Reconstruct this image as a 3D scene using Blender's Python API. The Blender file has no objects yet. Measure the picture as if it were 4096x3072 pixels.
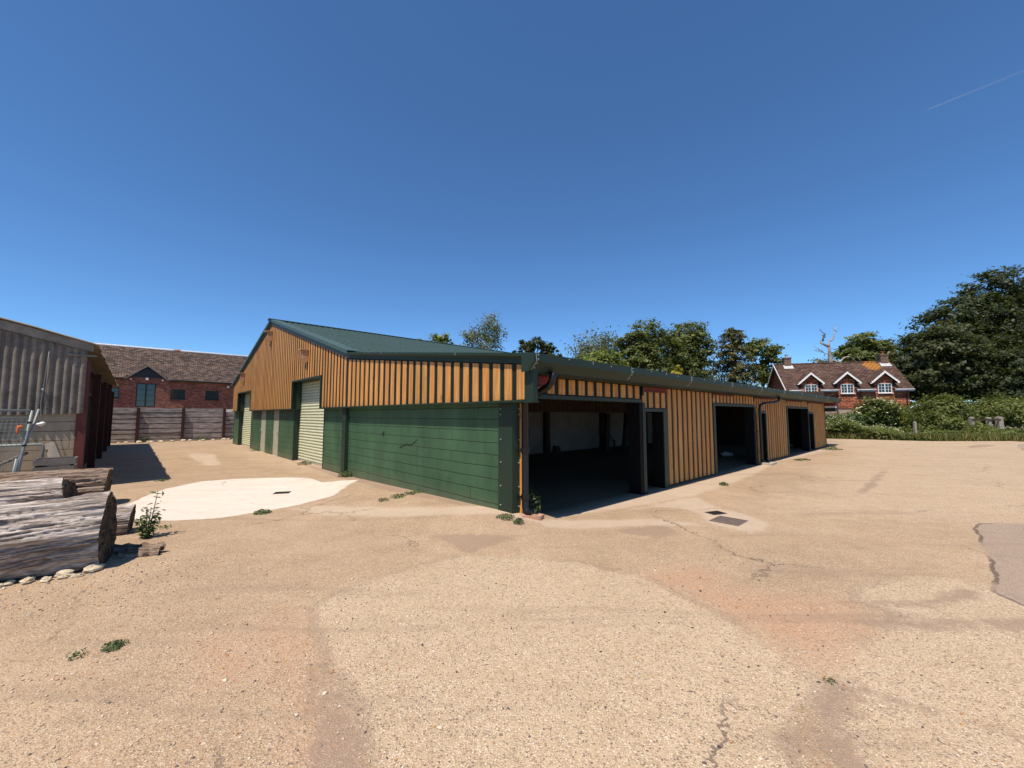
import bpy, math, random
import numpy as np
from mathutils import Vector, Matrix, noise as mnoise

random.seed(7)
rng = np.random.default_rng(11)
SC = bpy.context.scene
COL = SC.collection
R = math.radians

# ------------------------------------------------------------------ materials
def new_mat(name):
    m = bpy.data.materials.new(name); m.use_nodes = True
    nt = m.node_tree
    for n in list(nt.nodes): nt.nodes.remove(n)
    out = nt.nodes.new('ShaderNodeOutputMaterial')
    return m, nt, out

def nd(nt, t, props=None, ins=None):
    n = nt.nodes.new(t)
    for k, v in (props or {}).items(): setattr(n, k, v)
    for k, v in (ins or {}).items():
        s = n.inputs[k]
        if isinstance(v, bpy.types.NodeSocket): nt.links.new(v, s)
        else:
            if isinstance(v, tuple) and len(v) == 3 and s.type == 'RGBA': v = v + (1,)
            s.default_value = v
    return n

def mth(nt, op, a, b=0.0, c=0.0, clamp=False):
    return nd(nt, 'ShaderNodeMath', {'operation': op, 'use_clamp': clamp}, {0: a, 1: b, 2: c}).outputs[0]

def mixc(nt, f, a, b, blend='MIX'):
    return nd(nt, 'ShaderNodeMix', {'data_type': 'RGBA', 'blend_type': blend}, {0: f, 6: a, 7: b}).outputs[2]

def ramp(nt, f, stops, interp='LINEAR'):
    n = nd(nt, 'ShaderNodeValToRGB', None, {0: f})
    cr = n.color_ramp; cr.interpolation = interp
    while len(cr.elements) < len(stops): cr.elements.new(0.5)
    for e, (p, c) in zip(cr.elements, stops):
        e.position = p; e.color = (c[0], c[1], c[2], 1) if isinstance(c, tuple) else (c, c, c, 1)
    return n.outputs[0]

def sstep(nt, x, a, b):
    return nd(nt, 'ShaderNodeMapRange', {'interpolation_type': 'SMOOTHSTEP'}, {0: x, 1: a, 2: b, 3: 0.0, 4: 1.0}).outputs[0]

def tex(nt, kind='Object'):
    return nd(nt, 'ShaderNodeTexCoord').outputs[kind]

def mapv(nt, vec, scale=(1, 1, 1), loc=(0, 0, 0), rot=(0, 0, 0)):
    return nd(nt, 'ShaderNodeMapping', None, {'Vector': vec, 'Location': loc, 'Rotation': rot, 'Scale': scale}).outputs[0]

def noi(nt, vec, scale, detail=3.0, rough=0.55, out=0):
    return nd(nt, 'ShaderNodeTexNoise', None, {'Vector': vec, 'Scale': scale, 'Detail': detail, 'Roughness': rough}).outputs[out]

def attr(nt, name):
    return nd(nt, 'ShaderNodeAttribute', {'attribute_name': name}).outputs['Fac']

def bsdf(nt, out, col, rough=0.7, bump=None, bstr=0.3, bdist=0.01, metal=0.0, spec=0.4):
    p = nd(nt, 'ShaderNodeBsdfPrincipled', None, {'Base Color': col, 'Roughness': rough, 'Metallic': metal, 'Specular IOR Level': spec})
    if bump is not None:
        b = nd(nt, 'ShaderNodeBump', None, {'Strength': bstr, 'Distance': bdist, 'Height': bump})
        nt.links.new(b.outputs[0], p.inputs['Normal'])
    nt.links.new(p.outputs[0], out.inputs[0])
    return p

def plain(name, col, rough=0.6, var=0.25, scale=6.0, bstr=0.15, metal=0.0, spec=0.4, dirt=None):
    m, nt, out = new_mat(name)
    o = tex(nt)
    a = noi(nt, o, scale, 5, 0.6); b = noi(nt, o, scale * 9, 3, 0.6)
    f = mth(nt, 'ADD', mth(nt, 'MULTIPLY', a, 0.7), mth(nt, 'MULTIPLY', b, 0.3))
    lo = tuple(c * (1 - var) for c in col); hi = tuple(min(1, c * (1 + var)) for c in col)
    c = ramp(nt, f, [(0.3, lo), (0.7, hi)])
    if dirt:
        d = sstep(nt, noi(nt, o, scale * 0.6, 6, 0.7), 0.52, 0.72)
        c = mixc(nt, mth(nt, 'MULTIPLY', d, 0.7), c, dirt)
    bsdf(nt, out, c, rough, f, bstr, 0.01, metal, spec)
    return m

def mat_boards():
    m, nt, out = new_mat('softwood_boards')
    o = tex(nt); r = attr(nt, 'rnd')
    off = nd(nt, 'ShaderNodeCombineXYZ', None, {0: mth(nt, 'MULTIPLY', r, 37.0), 1: mth(nt, 'MULTIPLY', r, 91.0), 2: mth(nt, 'MULTIPLY', r, 53.0)}).outputs[0]
    v = nd(nt, 'ShaderNodeVectorMath', {'operation': 'ADD'}, {0: o, 1: off}).outputs[0]
    g = noi(nt, mapv(nt, v, (26, 26, 1.3)), 1.0, 5, 0.6)
    g2 = noi(nt, mapv(nt, v, (5, 5, 0.7)), 1.0, 3, 0.5)
    c = ramp(nt, g, [(0.28, (0.29, 0.135, 0.040)), (0.5, (0.53, 0.285, 0.090)), (0.70, (0.74, 0.48, 0.20))])
    c = mixc(nt, mth(nt, 'MULTIPLY', g2, 0.55), c, (0.60, 0.30, 0.10))
    wea = sstep(nt, noi(nt, mapv(nt, v, (2.2, 2.2, 0.5)), 1.0, 5, 0.7), 0.52, 0.72)
    c = mixc(nt, mth(nt, 'MULTIPLY', wea, 0.4), c, (0.36, 0.24, 0.13))
    tone = ramp(nt, r, [(0.0, (0.84, 0.72, 0.60)), (0.35, (1.08, 1.02, 0.98)), (0.6, (0.86, 0.86, 0.80)), (0.8, (1.12, 1.0, 0.86)), (1.0, (0.95, 0.80, 0.70))])
    c = mixc(nt, 1.0, mixc(nt, 1.0, c, tone, 'MULTIPLY'), (0.93, 0.87, 0.76, 1), 'MULTIPLY')
    k = nd(nt, 'ShaderNodeTexVoronoi', None, {'Vector': mapv(nt, v, (6, 6, 2.2)), 'Scale': 1.0, 'Randomness': 1.0})
    kn = mth(nt, 'SUBTRACT', 1.0, sstep(nt, k.outputs['Distance'], 0.06, 0.17))
    kn = mth(nt, 'MULTIPLY', kn, sstep(nt, nd(nt, 'ShaderNodeSeparateColor', None, {0: k.outputs['Color']}).outputs[0], 0.45, 0.55))
    c = mixc(nt, mth(nt, 'MULTIPLY', kn, 0.75), c, (0.22, 0.09, 0.03))
    bsdf(nt, out, c, 0.62, g, 0.25, 0.006, spec=0.3)
    return m

def mat_block(name, base, dark, hrow=0.1957, z0=0.213, length=0.39, paint=True):
    m, nt, out = new_mat(name)
    uv = tex(nt, 'UV'); o = tex(nt)
    wob = noi(nt, o, 1.6, 3, 0.6)
    sep = nd(nt, 'ShaderNodeSeparateXYZ', None, {0: uv})
    zz = mth(nt, 'ADD', sep.outputs[1], mth(nt, 'MULTIPLY', mth(nt, 'SUBTRACT', wob, 0.5), 0.03))
    row = mth(nt, 'DIVIDE', mth(nt, 'SUBTRACT', zz, z0 - hrow * 10), hrow)
    fr = mth(nt, 'FRACT', row)
    d = mth(nt, 'MULTIPLY', mth(nt, 'MINIMUM', fr, mth(nt, 'SUBTRACT', 1.0, fr)), hrow)
    nb = noi(nt, o, 7.0, 4, 0.7)
    wline = mth(nt, 'ADD', 0.004, mth(nt, 'MULTIPLY', nb, 0.012))
    hl = mth(nt, 'SUBTRACT', 1.0, sstep(nt, mth(nt, 'DIVIDE', d, wline), 0.35, 1.0))
    odd = mth(nt, 'MULTIPLY', mth(nt, 'FLOOR', row), 0.5)
    col = mth(nt, 'FRACT', mth(nt, 'ADD', mth(nt, 'DIVIDE', sep.outputs[0], length), odd))
    dv = mth(nt, 'MULTIPLY', mth(nt, 'MINIMUM', col, mth(nt, 'SUBTRACT', 1.0, col)), length)
    vl = mth(nt, 'SUBTRACT', 1.0, sstep(nt, dv, 0.002, 0.009))
    vl = mth(nt, 'MULTIPLY', vl, sstep(nt, noi(nt, o, 2.3, 2), 0.4, 0.65))
    line = mth(nt, 'MAXIMUM', mth(nt, 'MULTIPLY', hl, 0.9), mth(nt, 'MULTIPLY', vl, 0.65))
    big = noi(nt, mapv(nt, o, (1, 1, 0.5)), 1.3, 5, 0.65); fine = noi(nt, o, 55, 3, 0.7)
    streak = noi(nt, mapv(nt, o, (5, 5, 0.35)), 1.0, 4, 0.6)
    f = mth(nt, 'ADD', mth(nt, 'MULTIPLY', big, 0.55), mth(nt, 'ADD', mth(nt, 'MULTIPLY', fine, 0.2), mth(nt, 'MULTIPLY', streak, 0.25)))
    lo = tuple(c * 0.62 for c in base); hi = tuple(c * 1.36 for c in base)
    c = ramp(nt, f, [(0.34, lo), (0.5, base), (0.66, hi)])
    mud = mth(nt, 'MULTIPLY', mth(nt, 'SUBTRACT', 1.0, sstep(nt, mth(nt, 'ADD', nd(nt, 'ShaderNodeSeparateXYZ', None, {0: o}).outputs[2], mth(nt, 'MULTIPLY', noi(nt, o, 3.0, 5, 0.7), -0.35)), -0.12, 0.22)), 0.3)
    c = mixc(nt, mud, c, (0.20, 0.17, 0.115))
    pits = nd(nt, 'ShaderNodeTexVoronoi', None, {'Vector': o, 'Scale': 5.0})
    pit = mth(nt, 'MULTIPLY', mth(nt, 'SUBTRACT', 1.0, sstep(nt, pits.outputs['Distance'], 0.04, 0.1)), sstep(nt, nd(nt, 'ShaderNodeSeparateColor', None, {0: pits.outputs['Color']}).outputs[1], 0.8, 0.85))
    line2 = mth(nt, 'MAXIMUM', line, pit)
    c = mixc(nt, mth(nt, 'MULTIPLY', line2, 0.88), c, dark)
    h = mth(nt, 'SUBTRACT', mth(nt, 'ADD', mth(nt, 'MULTIPLY', fine, 0.35), mth(nt, 'MULTIPLY', noi(nt, o, 14, 3), 0.25)), line2)
    bsdf(nt, out, c, 0.6 if paint else 0.9, h, 0.7, 0.012, spec=0.35 if paint else 0.15)
    return m

def mat_brick(name, cols, mortar, bw, rh, msize=0.012, bstr=0.5, flat=0.0, patch=None, offset=0.5, rough=0.85, spot=None):
    """rows of bricks or tiles from the UV map (metres)"""
    m, nt, out = new_mat(name)
    uv = tex(nt, 'UV'); o = tex(nt)
    wv = noi(nt, o, 2.0, 3, 0.6, 1)
    vv = nd(nt, 'ShaderNodeVectorMath', {'operation': 'MULTIPLY_ADD'}, {0: wv, 1: (0.014, 0.014, 0), 2: uv}).outputs[0]
    b = nd(nt, 'ShaderNodeTexBrick', {'offset': offset, 'squash': 1.0}, {'Vector': vv, 'Scale': 1.0, 'Mortar Size': msize, 'Mortar Smooth': 0.3, 'Bias': 0.0, 'Brick Width': bw, 'Row Height': rh, 'Color1': (0, 0, 0), 'Color2': (1, 1, 1), 'Mortar': (0.5, 0.5, 0.5)})
    rv = nd(nt, 'ShaderNodeSeparateColor', None, {0: b.outputs['Color']}).outputs[0]
    big = noi(nt, o, 0.7, 5, 0.7); mid = noi(nt, mapv(nt, o, (1, 1, 3)), 4.0, 4, 0.7)
    f = mth(nt, 'ADD', mth(nt, 'MULTIPLY', rv, 0.5), mth(nt, 'ADD', mth(nt, 'MULTIPLY', big, 0.34), mth(nt, 'MULTIPLY', mid, 0.18)))
    c = ramp(nt, f, [(0.2 + 0.65 * i / (len(cols) - 1), cc) for i, cc in enumerate(cols)])
    if patch:
        pm = sstep(nt, noi(nt, mapv(nt, o, (1, 1, 1), (3.1, 0, 0)), patch[1], 4, 0.7), patch[2], patch[2] + 0.1)
        c = mixc(nt, mth(nt, 'MULTIPLY', pm, patch[3]), c, patch[0])
    if spot:
        (sx, sy, sr), sc = spot
        s3 = nd(nt, 'ShaderNodeSeparateXYZ', None, {0: o})
        dx = mth(nt, 'DIVIDE', mth(nt, 'SUBTRACT', s3.outputs[0], sx), sr * 1.2); dy = mth(nt, 'DIVIDE', mth(nt, 'SUBTRACT', s3.outputs[1], sy), sr)
        dd = mth(nt, 'ADD', mth(nt, 'MULTIPLY', dx, dx), mth(nt, 'MULTIPLY', dy, dy))
        mk = mth(nt, 'SUBTRACT', 1.0, sstep(nt, mth(nt, 'ADD', dd, mth(nt, 'MULTIPLY', mth(nt, 'SUBTRACT', noi(nt, o, 3.5, 5, 0.7), 0.5), 2.6)), 0.6, 1.1))
        c = mixc(nt, mth(nt, 'MULTIPLY', mk, 0.9), c, sc)
    c = mixc(nt, mth(nt, 'MULTIPLY', b.outputs['Fac'], 0.9), c, mortar)
    # a slight tilt of every course, as overlapping tiles have
    sep = nd(nt, 'ShaderNodeSeparateXYZ', None, {0: vv})
    fr = mth(nt, 'FRACT', mth(nt, 'DIVIDE', sep.outputs[1], rh))
    h = mth(nt, 'SUBTRACT', mth(nt, 'ADD', mth(nt, 'MULTIPLY', mth(nt, 'SUBTRACT', 1.0, fr), flat), mth(nt, 'MULTIPLY', rv, 0.3)), b.outputs['Fac'])
    bsdf(nt, out, c, rough, h, bstr, 0.02, spec=0.2)
    return m

def mat_leaf(name, dark, mid, light, trans=0.3):
    m, nt, out = new_mat(name)
    r = attr(nt, 'rnd')
    c = ramp(nt, r, [(0.0, dark), (0.5, mid), (1.0, light)])
    p = nd(nt, 'ShaderNodeBsdfPrincipled', None, {'Base Color': c, 'Roughness': 0.55, 'Specular IOR Level': 0.3})
    t = nd(nt, 'ShaderNodeBsdfTranslucent', None, {'Color': mixc(nt, 0.5, c, (0.25, 0.3, 0.03))})
    mx = nd(nt, 'ShaderNodeMixShader', None, {0: trans, 1: p.outputs[0], 2: t.outputs[0]})
    nt.links.new(mx.outputs[0], out.inputs[0])
    return m

def mat_bark(name, a, b, sc=(10, 10, 2), bstr=0.6):
    m, nt, out = new_mat(name)
    o = tex(nt)
    g = noi(nt, mapv(nt, o, sc), 1.0, 6, 0.65)
    c = ramp(nt, g, [(0.3, a), (0.65, b)])
    bsdf(nt, out, c, 0.9, g, bstr, 0.03, spec=0.15)
    return m

def mat_log(name, dark, mid, light):
    m, nt, out = new_mat(name)
    o = tex(nt)
    wv = noi(nt, mapv(nt, o, (0.9, 2, 2)), 1.0, 3, 0.5, 1)
    v = nd(nt, 'ShaderNodeVectorMath', {'operation': 'MULTIPLY_ADD'}, {0: wv, 1: (0.0, 0.34, 0.34), 2: o}).outputs[0]
    g = noi(nt, mapv(nt, v, (1.6, 28, 28)), 1.0, 6, 0.7)
    g2 = noi(nt, mapv(nt, v, (0.8, 9, 9)), 1.0, 4, 0.6)
    f = mth(nt, 'ADD', mth(nt, 'MULTIPLY', g, 0.6), mth(nt, 'MULTIPLY', g2, 0.4))
    c = ramp(nt, f, [(0.36, dark), (0.46, mid), (0.60, light)])
    bsdf(nt, out, c, 0.85, f, 1.0, 0.05, spec=0.15)
    return m

M = {}
M['board'] = mat_boards()
M['greenmetal'] = plain('dark_green_coated_metal', (0.012, 0.029, 0.016), 0.55, 0.15, 3, 0.02)
M['roofmetal'] = plain('green_roof_metal', (0.058, 0.096, 0.084), 0.5, 0.12, 2, 0.02, spec=0.25)
M['block'] = mat_block('green_painted_block', (0.040, 0.096, 0.046), (0.005, 0.014, 0.008))
M['greypaintblock'] = mat_block('grey_concrete_block', (0.37, 0.295, 0.20), (0.07, 0.05, 0.035), 0.205, 0.68, 0.45, False)
M['whitewash'] = plain('old_whitewash', (0.30, 0.265, 0.24), 0.9, 0.25, 1.2, 0.2, dirt=(0.12, 0.10, 0.085))
M['brownboard'] = plain('brown_lining_boards', (0.13, 0.085, 0.06), 0.8, 0.3, 2, 0.2)
M['roller'] = plain('cream_green_slats', (0.50, 0.51, 0.34), 0.5, 0.08, 2, 0.03)
M['doorpaint'] = plain('grey_green_door_paint', (0.36, 0.36, 0.27), 0.5, 0.1, 2, 0.03)
M['steel'] = plain('bright_steel', (0.6, 0.6, 0.58), 0.35, 0.1, 5, 0.02, 0.7)
M['sealant'] = plain('pale_sealant', (0.36, 0.40, 0.38), 0.6, 0.1, 5, 0.02)
M['blackplastic'] = plain('black_plastic', (0.010, 0.010, 0.011), 0.35, 0.1, 5, 0.02)
M['redsteel'] = plain('red_oxide_steel', (0.17, 0.014, 0.010), 0.6, 0.2, 4, 0.1)
M['rustred'] = plain('red_brown_post_paint', (0.13, 0.032, 0.024), 0.7, 0.35, 5, 0.2, dirt=(0.06, 0.022, 0.016))
M['rustdark'] = plain('dark_rust_steel', (0.045, 0.016, 0.012), 0.8, 0.35, 5, 0.2)
M['darkwood'] = plain('dark_old_boards', (0.055, 0.035, 0.025), 0.85, 0.4, 3, 0.3)
M['birdbox'] = plain('pink_brown_timber', (0.44, 0.25, 0.14), 0.7, 0.2, 8, 0.15)
M['hole'] = plain('dark_opening', (0.010, 0.009, 0.008), 0.9, 0.1, 3, 0.0)
M['blacksteel'] = plain('black_painted_steel', (0.007, 0.007, 0.007), 0.75, 0.1, 3, 0.02, spec=0.15)
M['backing'] = plain('dark_backing_sheet', (0.008, 0.017, 0.012), 0.6, 0.15, 3, 0.02, spec=0.25)
M['gullybrick'] = plain('pink_gully_brick', (0.42, 0.22, 0.15), 0.85, 0.3, 9, 0.4, dirt=(0.5, 0.42, 0.33))
M['concrete'] = plain('cast_concrete', (0.40, 0.35, 0.28), 0.85, 0.25, 5, 0.3)
M['asbestos'] = plain('grey_fibre_cement', (0.18, 0.152, 0.125), 0.9, 0.5, 3.0, 0.35, dirt=(0.30, 0.26, 0.20))
M['asbestosroof'] = plain('mossy_fibre_cement', (0.24, 0.20, 0.14), 0.9, 0.45, 3.0, 0.35, dirt=(0.10, 0.075, 0.05))
M['greyboard'] = plain('weathered_grey_board', (0.17, 0.15, 0.128), 0.88, 0.4, 6, 0.35)
M['barnbrick'] = mat_brick('red_stock_brick', [(0.055, 0.020, 0.017), (0.17, 0.046, 0.030), (0.25, 0.075, 0.045), (0.30, 0.17, 0.13)], (0.19, 0.14, 0.11), 0.23, 0.085, 0.012)
M['barntile'] = mat_brick('old_plain_tiles', [(0.035, 0.026, 0.024), (0.078, 0.055, 0.045), (0.135, 0.092, 0.072), (0.23, 0.15, 0.112)], (0.02, 0.015, 0.013), 0.34, 0.21, 0.03, 1.0, 1.0)
M['housetile'] = mat_brick('brown_roof_tiles', [(0.05, 0.030, 0.024), (0.085, 0.050, 0.038), (0.12, 0.072, 0.054), (0.16, 0.105, 0.082)], (0.035, 0.02, 0.016), 0.36, 0.2, 0.026, 1.0, 1.0, patch=((0.25, 0.2, 0.175), 0.45, 0.58, 0.6), spot=((-1.6, 2.4, 0.62), (0.42, 0.18, 0.035)))
M['hungtile'] = mat_brick('orange_hung_tiles', [(0.20, 0.065, 0.04), (0.36, 0.115, 0.06), (0.50, 0.17, 0.085), (0.58, 0.25, 0.13)], (0.08, 0.028, 0.018), 0.50, 0.155, 0.032, 1.0, 0.9)
M['plinth'] = mat_brick('buff_brick', [(0.28, 0.17, 0.11), (0.40, 0.27, 0.19), (0.48, 0.36, 0.27)], (0.45, 0.4, 0.33), 0.23, 0.08, 0.012)
M['chimbrick'] = mat_brick('dark_chimney_brick', [(0.09, 0.05, 0.035), (0.17, 0.10, 0.07), (0.25, 0.16, 0.11)], (0.2, 0.16, 0.13), 0.22, 0.09, 0.014)
M['white'] = plain('white_paint', (0.80, 0.80, 0.78), 0.5, 0.05, 3, 0.03)
M['offwhite'] = plain('grubby_white', (0.60, 0.57, 0.52), 0.8, 0.15, 3, 0.1)
M['lead'] = plain('pale_lead', (0.45, 0.46, 0.47), 0.6, 0.2, 4, 0.1)
M['blackpaint'] = plain('black_paint', (0.012, 0.014, 0.015), 0.4, 0.1, 3, 0.02)
M['lichen'] = plain('orange_lichen', (0.40, 0.17, 0.035), 0.9, 0.5, 5, 0.2)
M['terracotta'] = plain('terracotta', (0.28, 0.11, 0.06), 0.8, 0.2, 5, 0.1)
def mat_glass():
    m, nt, out = new_mat('window_glass')
    bsdf(nt, out, (0.012, 0.016, 0.018, 1), 0.05, spec=0.8)
    return m
M['glass'] = mat_glass()
M['galv'] = plain('galvanised_tube', (0.23, 0.265, 0.262), 0.55, 0.2, 6, 0.05, 0.2)
M['orange'] = plain('orange_rag', (0.65, 0.16, 0.05), 0.8, 0.2, 9, 0.2)
M['bargegrey'] = plain('stained_barge_board', (0.20, 0.172, 0.14), 0.9, 0.5, 4, 0.4, dirt=(0.27, 0.24, 0.19))
M['sleeper'] = mat_bark('weathered_sleeper', (0.12, 0.102, 0.092), (0.45, 0.40, 0.37), (2.2, 14, 14), 0.8)
M['logA'] = mat_log('silvered_log', (0.05, 0.036, 0.028), (0.30, 0.245, 0.205), (0.70, 0.645, 0.59))
M['logB'] = mat_log('brown_log', (0.04, 0.026, 0.018), (0.17, 0.115, 0.078), (0.40, 0.315, 0.25))
def mat_endgrain():
    m, nt, out = new_mat('dark_end_grain')
    o = tex(nt); s = nd(nt, 'ShaderNodeSeparateXYZ', None, {0: o})
    y, z = s.outputs[1], s.outputs[2]
    r = mth(nt, 'POWER', mth(nt, 'ADD', mth(nt, 'MULTIPLY', y, y), mth(nt, 'MULTIPLY', z, z)), 0.5)
    ring = mth(nt, 'SINE', mth(nt, 'ADD', mth(nt, 'MULTIPLY', r, 170.0), mth(nt, 'MULTIPLY', noi(nt, o, 5, 3), 14.0)))
    ang = mth(nt, 'ARCTAN2', z, y)
    rad = nd(nt, 'ShaderNodeCombineXYZ', None, {0: mth(nt, 'MULTIPLY', ang, 3.2), 1: mth(nt, 'MULTIPLY', r, 1.2), 2: 0.0}).outputs[0]
    crk = mth(nt, 'SUBTRACT', 1.0, sstep(nt, mth(nt, 'ABSOLUTE', mth(nt, 'SUBTRACT', noi(nt, rad, 1.6, 3, 0.6), 0.5)), 0.0, 0.03))
    f = mth(nt, 'ADD', mth(nt, 'MULTIPLY', noi(nt, o, 11, 5, 0.7), 0.8), mth(nt, 'MULTIPLY', ring, 0.10))
    c = ramp(nt, f, [(0.25, (0.04, 0.034, 0.027)), (0.5, (0.12, 0.10, 0.08)), (0.7, (0.26, 0.225, 0.18))])
    c = mixc(nt, crk, c, (0.006, 0.005, 0.004))
    bsdf(nt, out, c, 0.95, mth(nt, 'SUBTRACT', f, mth(nt, 'MULTIPLY', crk, 1.5)), 0.9, 0.02, spec=0.1)
    return m
M['endgrain'] = mat_endgrain()
M['bark'] = mat_bark('trunk_bark', (0.05, 0.038, 0.028), (0.17, 0.135, 0.10))
M['deadwood'] = mat_bark('bleached_dead_wood', (0.13, 0.10, 0.08), (0.46, 0.41, 0.37), (3, 3, 1))
M['stone'] = plain('pale_flint', (0.50, 0.42, 0.30), 0.9, 0.3, 12, 0.4)
M['iron'] = plain('rusty_cast_iron', (0.13, 0.10, 0.085), 0.75, 0.3, 12, 0.3)
M['ironblack'] = plain('black_cast_iron', (0.02, 0.02, 0.022), 0.6, 0.2, 12, 0.2)
M['darkmetal'] = plain('dark_machine_metal', (0.02, 0.018, 0.017), 0.6, 0.3, 6, 0.1)
M['fencewood'] = plain('old_fence_wood', (0.29, 0.26, 0.21), 0.9, 0.3, 5, 0.3)
M['bird'] = plain('dark_plumage', (0.015, 0.015, 0.02), 0.6, 0.2, 8, 0.1)
M['leaf_oak'] = mat_leaf('broad_leaf', (0.043, 0.058, 0.017), (0.100, 0.126, 0.033), (0.192, 0.213, 0.060))
M['leaf_dark'] = mat_leaf('dark_leaf', (0.012, 0.019, 0.008), (0.027, 0.042, 0.013), (0.071, 0.085, 0.028), 0.22)
M['leaf_chestnut'] = mat_leaf('chestnut_leaf', (0.013, 0.020, 0.007), (0.039, 0.050, 0.017), (0.086, 0.096, 0.034), 0.25)
M['leaf_light'] = mat_leaf('light_leaf', (0.062, 0.092, 0.019), (0.137, 0.182, 0.035), (0.266, 0.283, 0.060))
M['leaf_grey'] = mat_leaf('silvery_leaf', (0.070, 0.085, 0.045), (0.132, 0.152, 0.079), (0.217, 0.233, 0.125))
M['leaf_conifer'] = mat_leaf('conifer_spray', (0.023, 0.026, 0.009), (0.078, 0.074, 0.019), (0.158, 0.138, 0.038), 0.15)
M['leaf_gold'] = mat_leaf('golden_spray', (0.18, 0.16, 0.02), (0.34, 0.29, 0.03), (0.5, 0.42, 0.06))
M['leaf_bramble'] = mat_leaf('bramble_leaf', (0.034, 0.051, 0.011), (0.096, 0.122, 0.025), (0.193, 0.202, 0.050))
M['leaf_weed'] = mat_leaf('weed_leaf', (0.03, 0.055, 0.02), (0.065, 0.105, 0.035), (0.12, 0.17, 0.06))
M['grassblade'] = mat_leaf('grass_blade', (0.075, 0.10, 0.02), (0.14, 0.155, 0.04), (0.28, 0.23, 0.09))
M['blossom'] = mat_leaf('cream_blossom', (0.55, 0.52, 0.28), (0.68, 0.66, 0.42), (0.75, 0.74, 0.6), 0.2)
M['bushyellow'] = mat_leaf('elder_leaf', (0.037, 0.055, 0.010), (0.091, 0.116, 0.020), (0.195, 0.199, 0.040))

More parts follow.
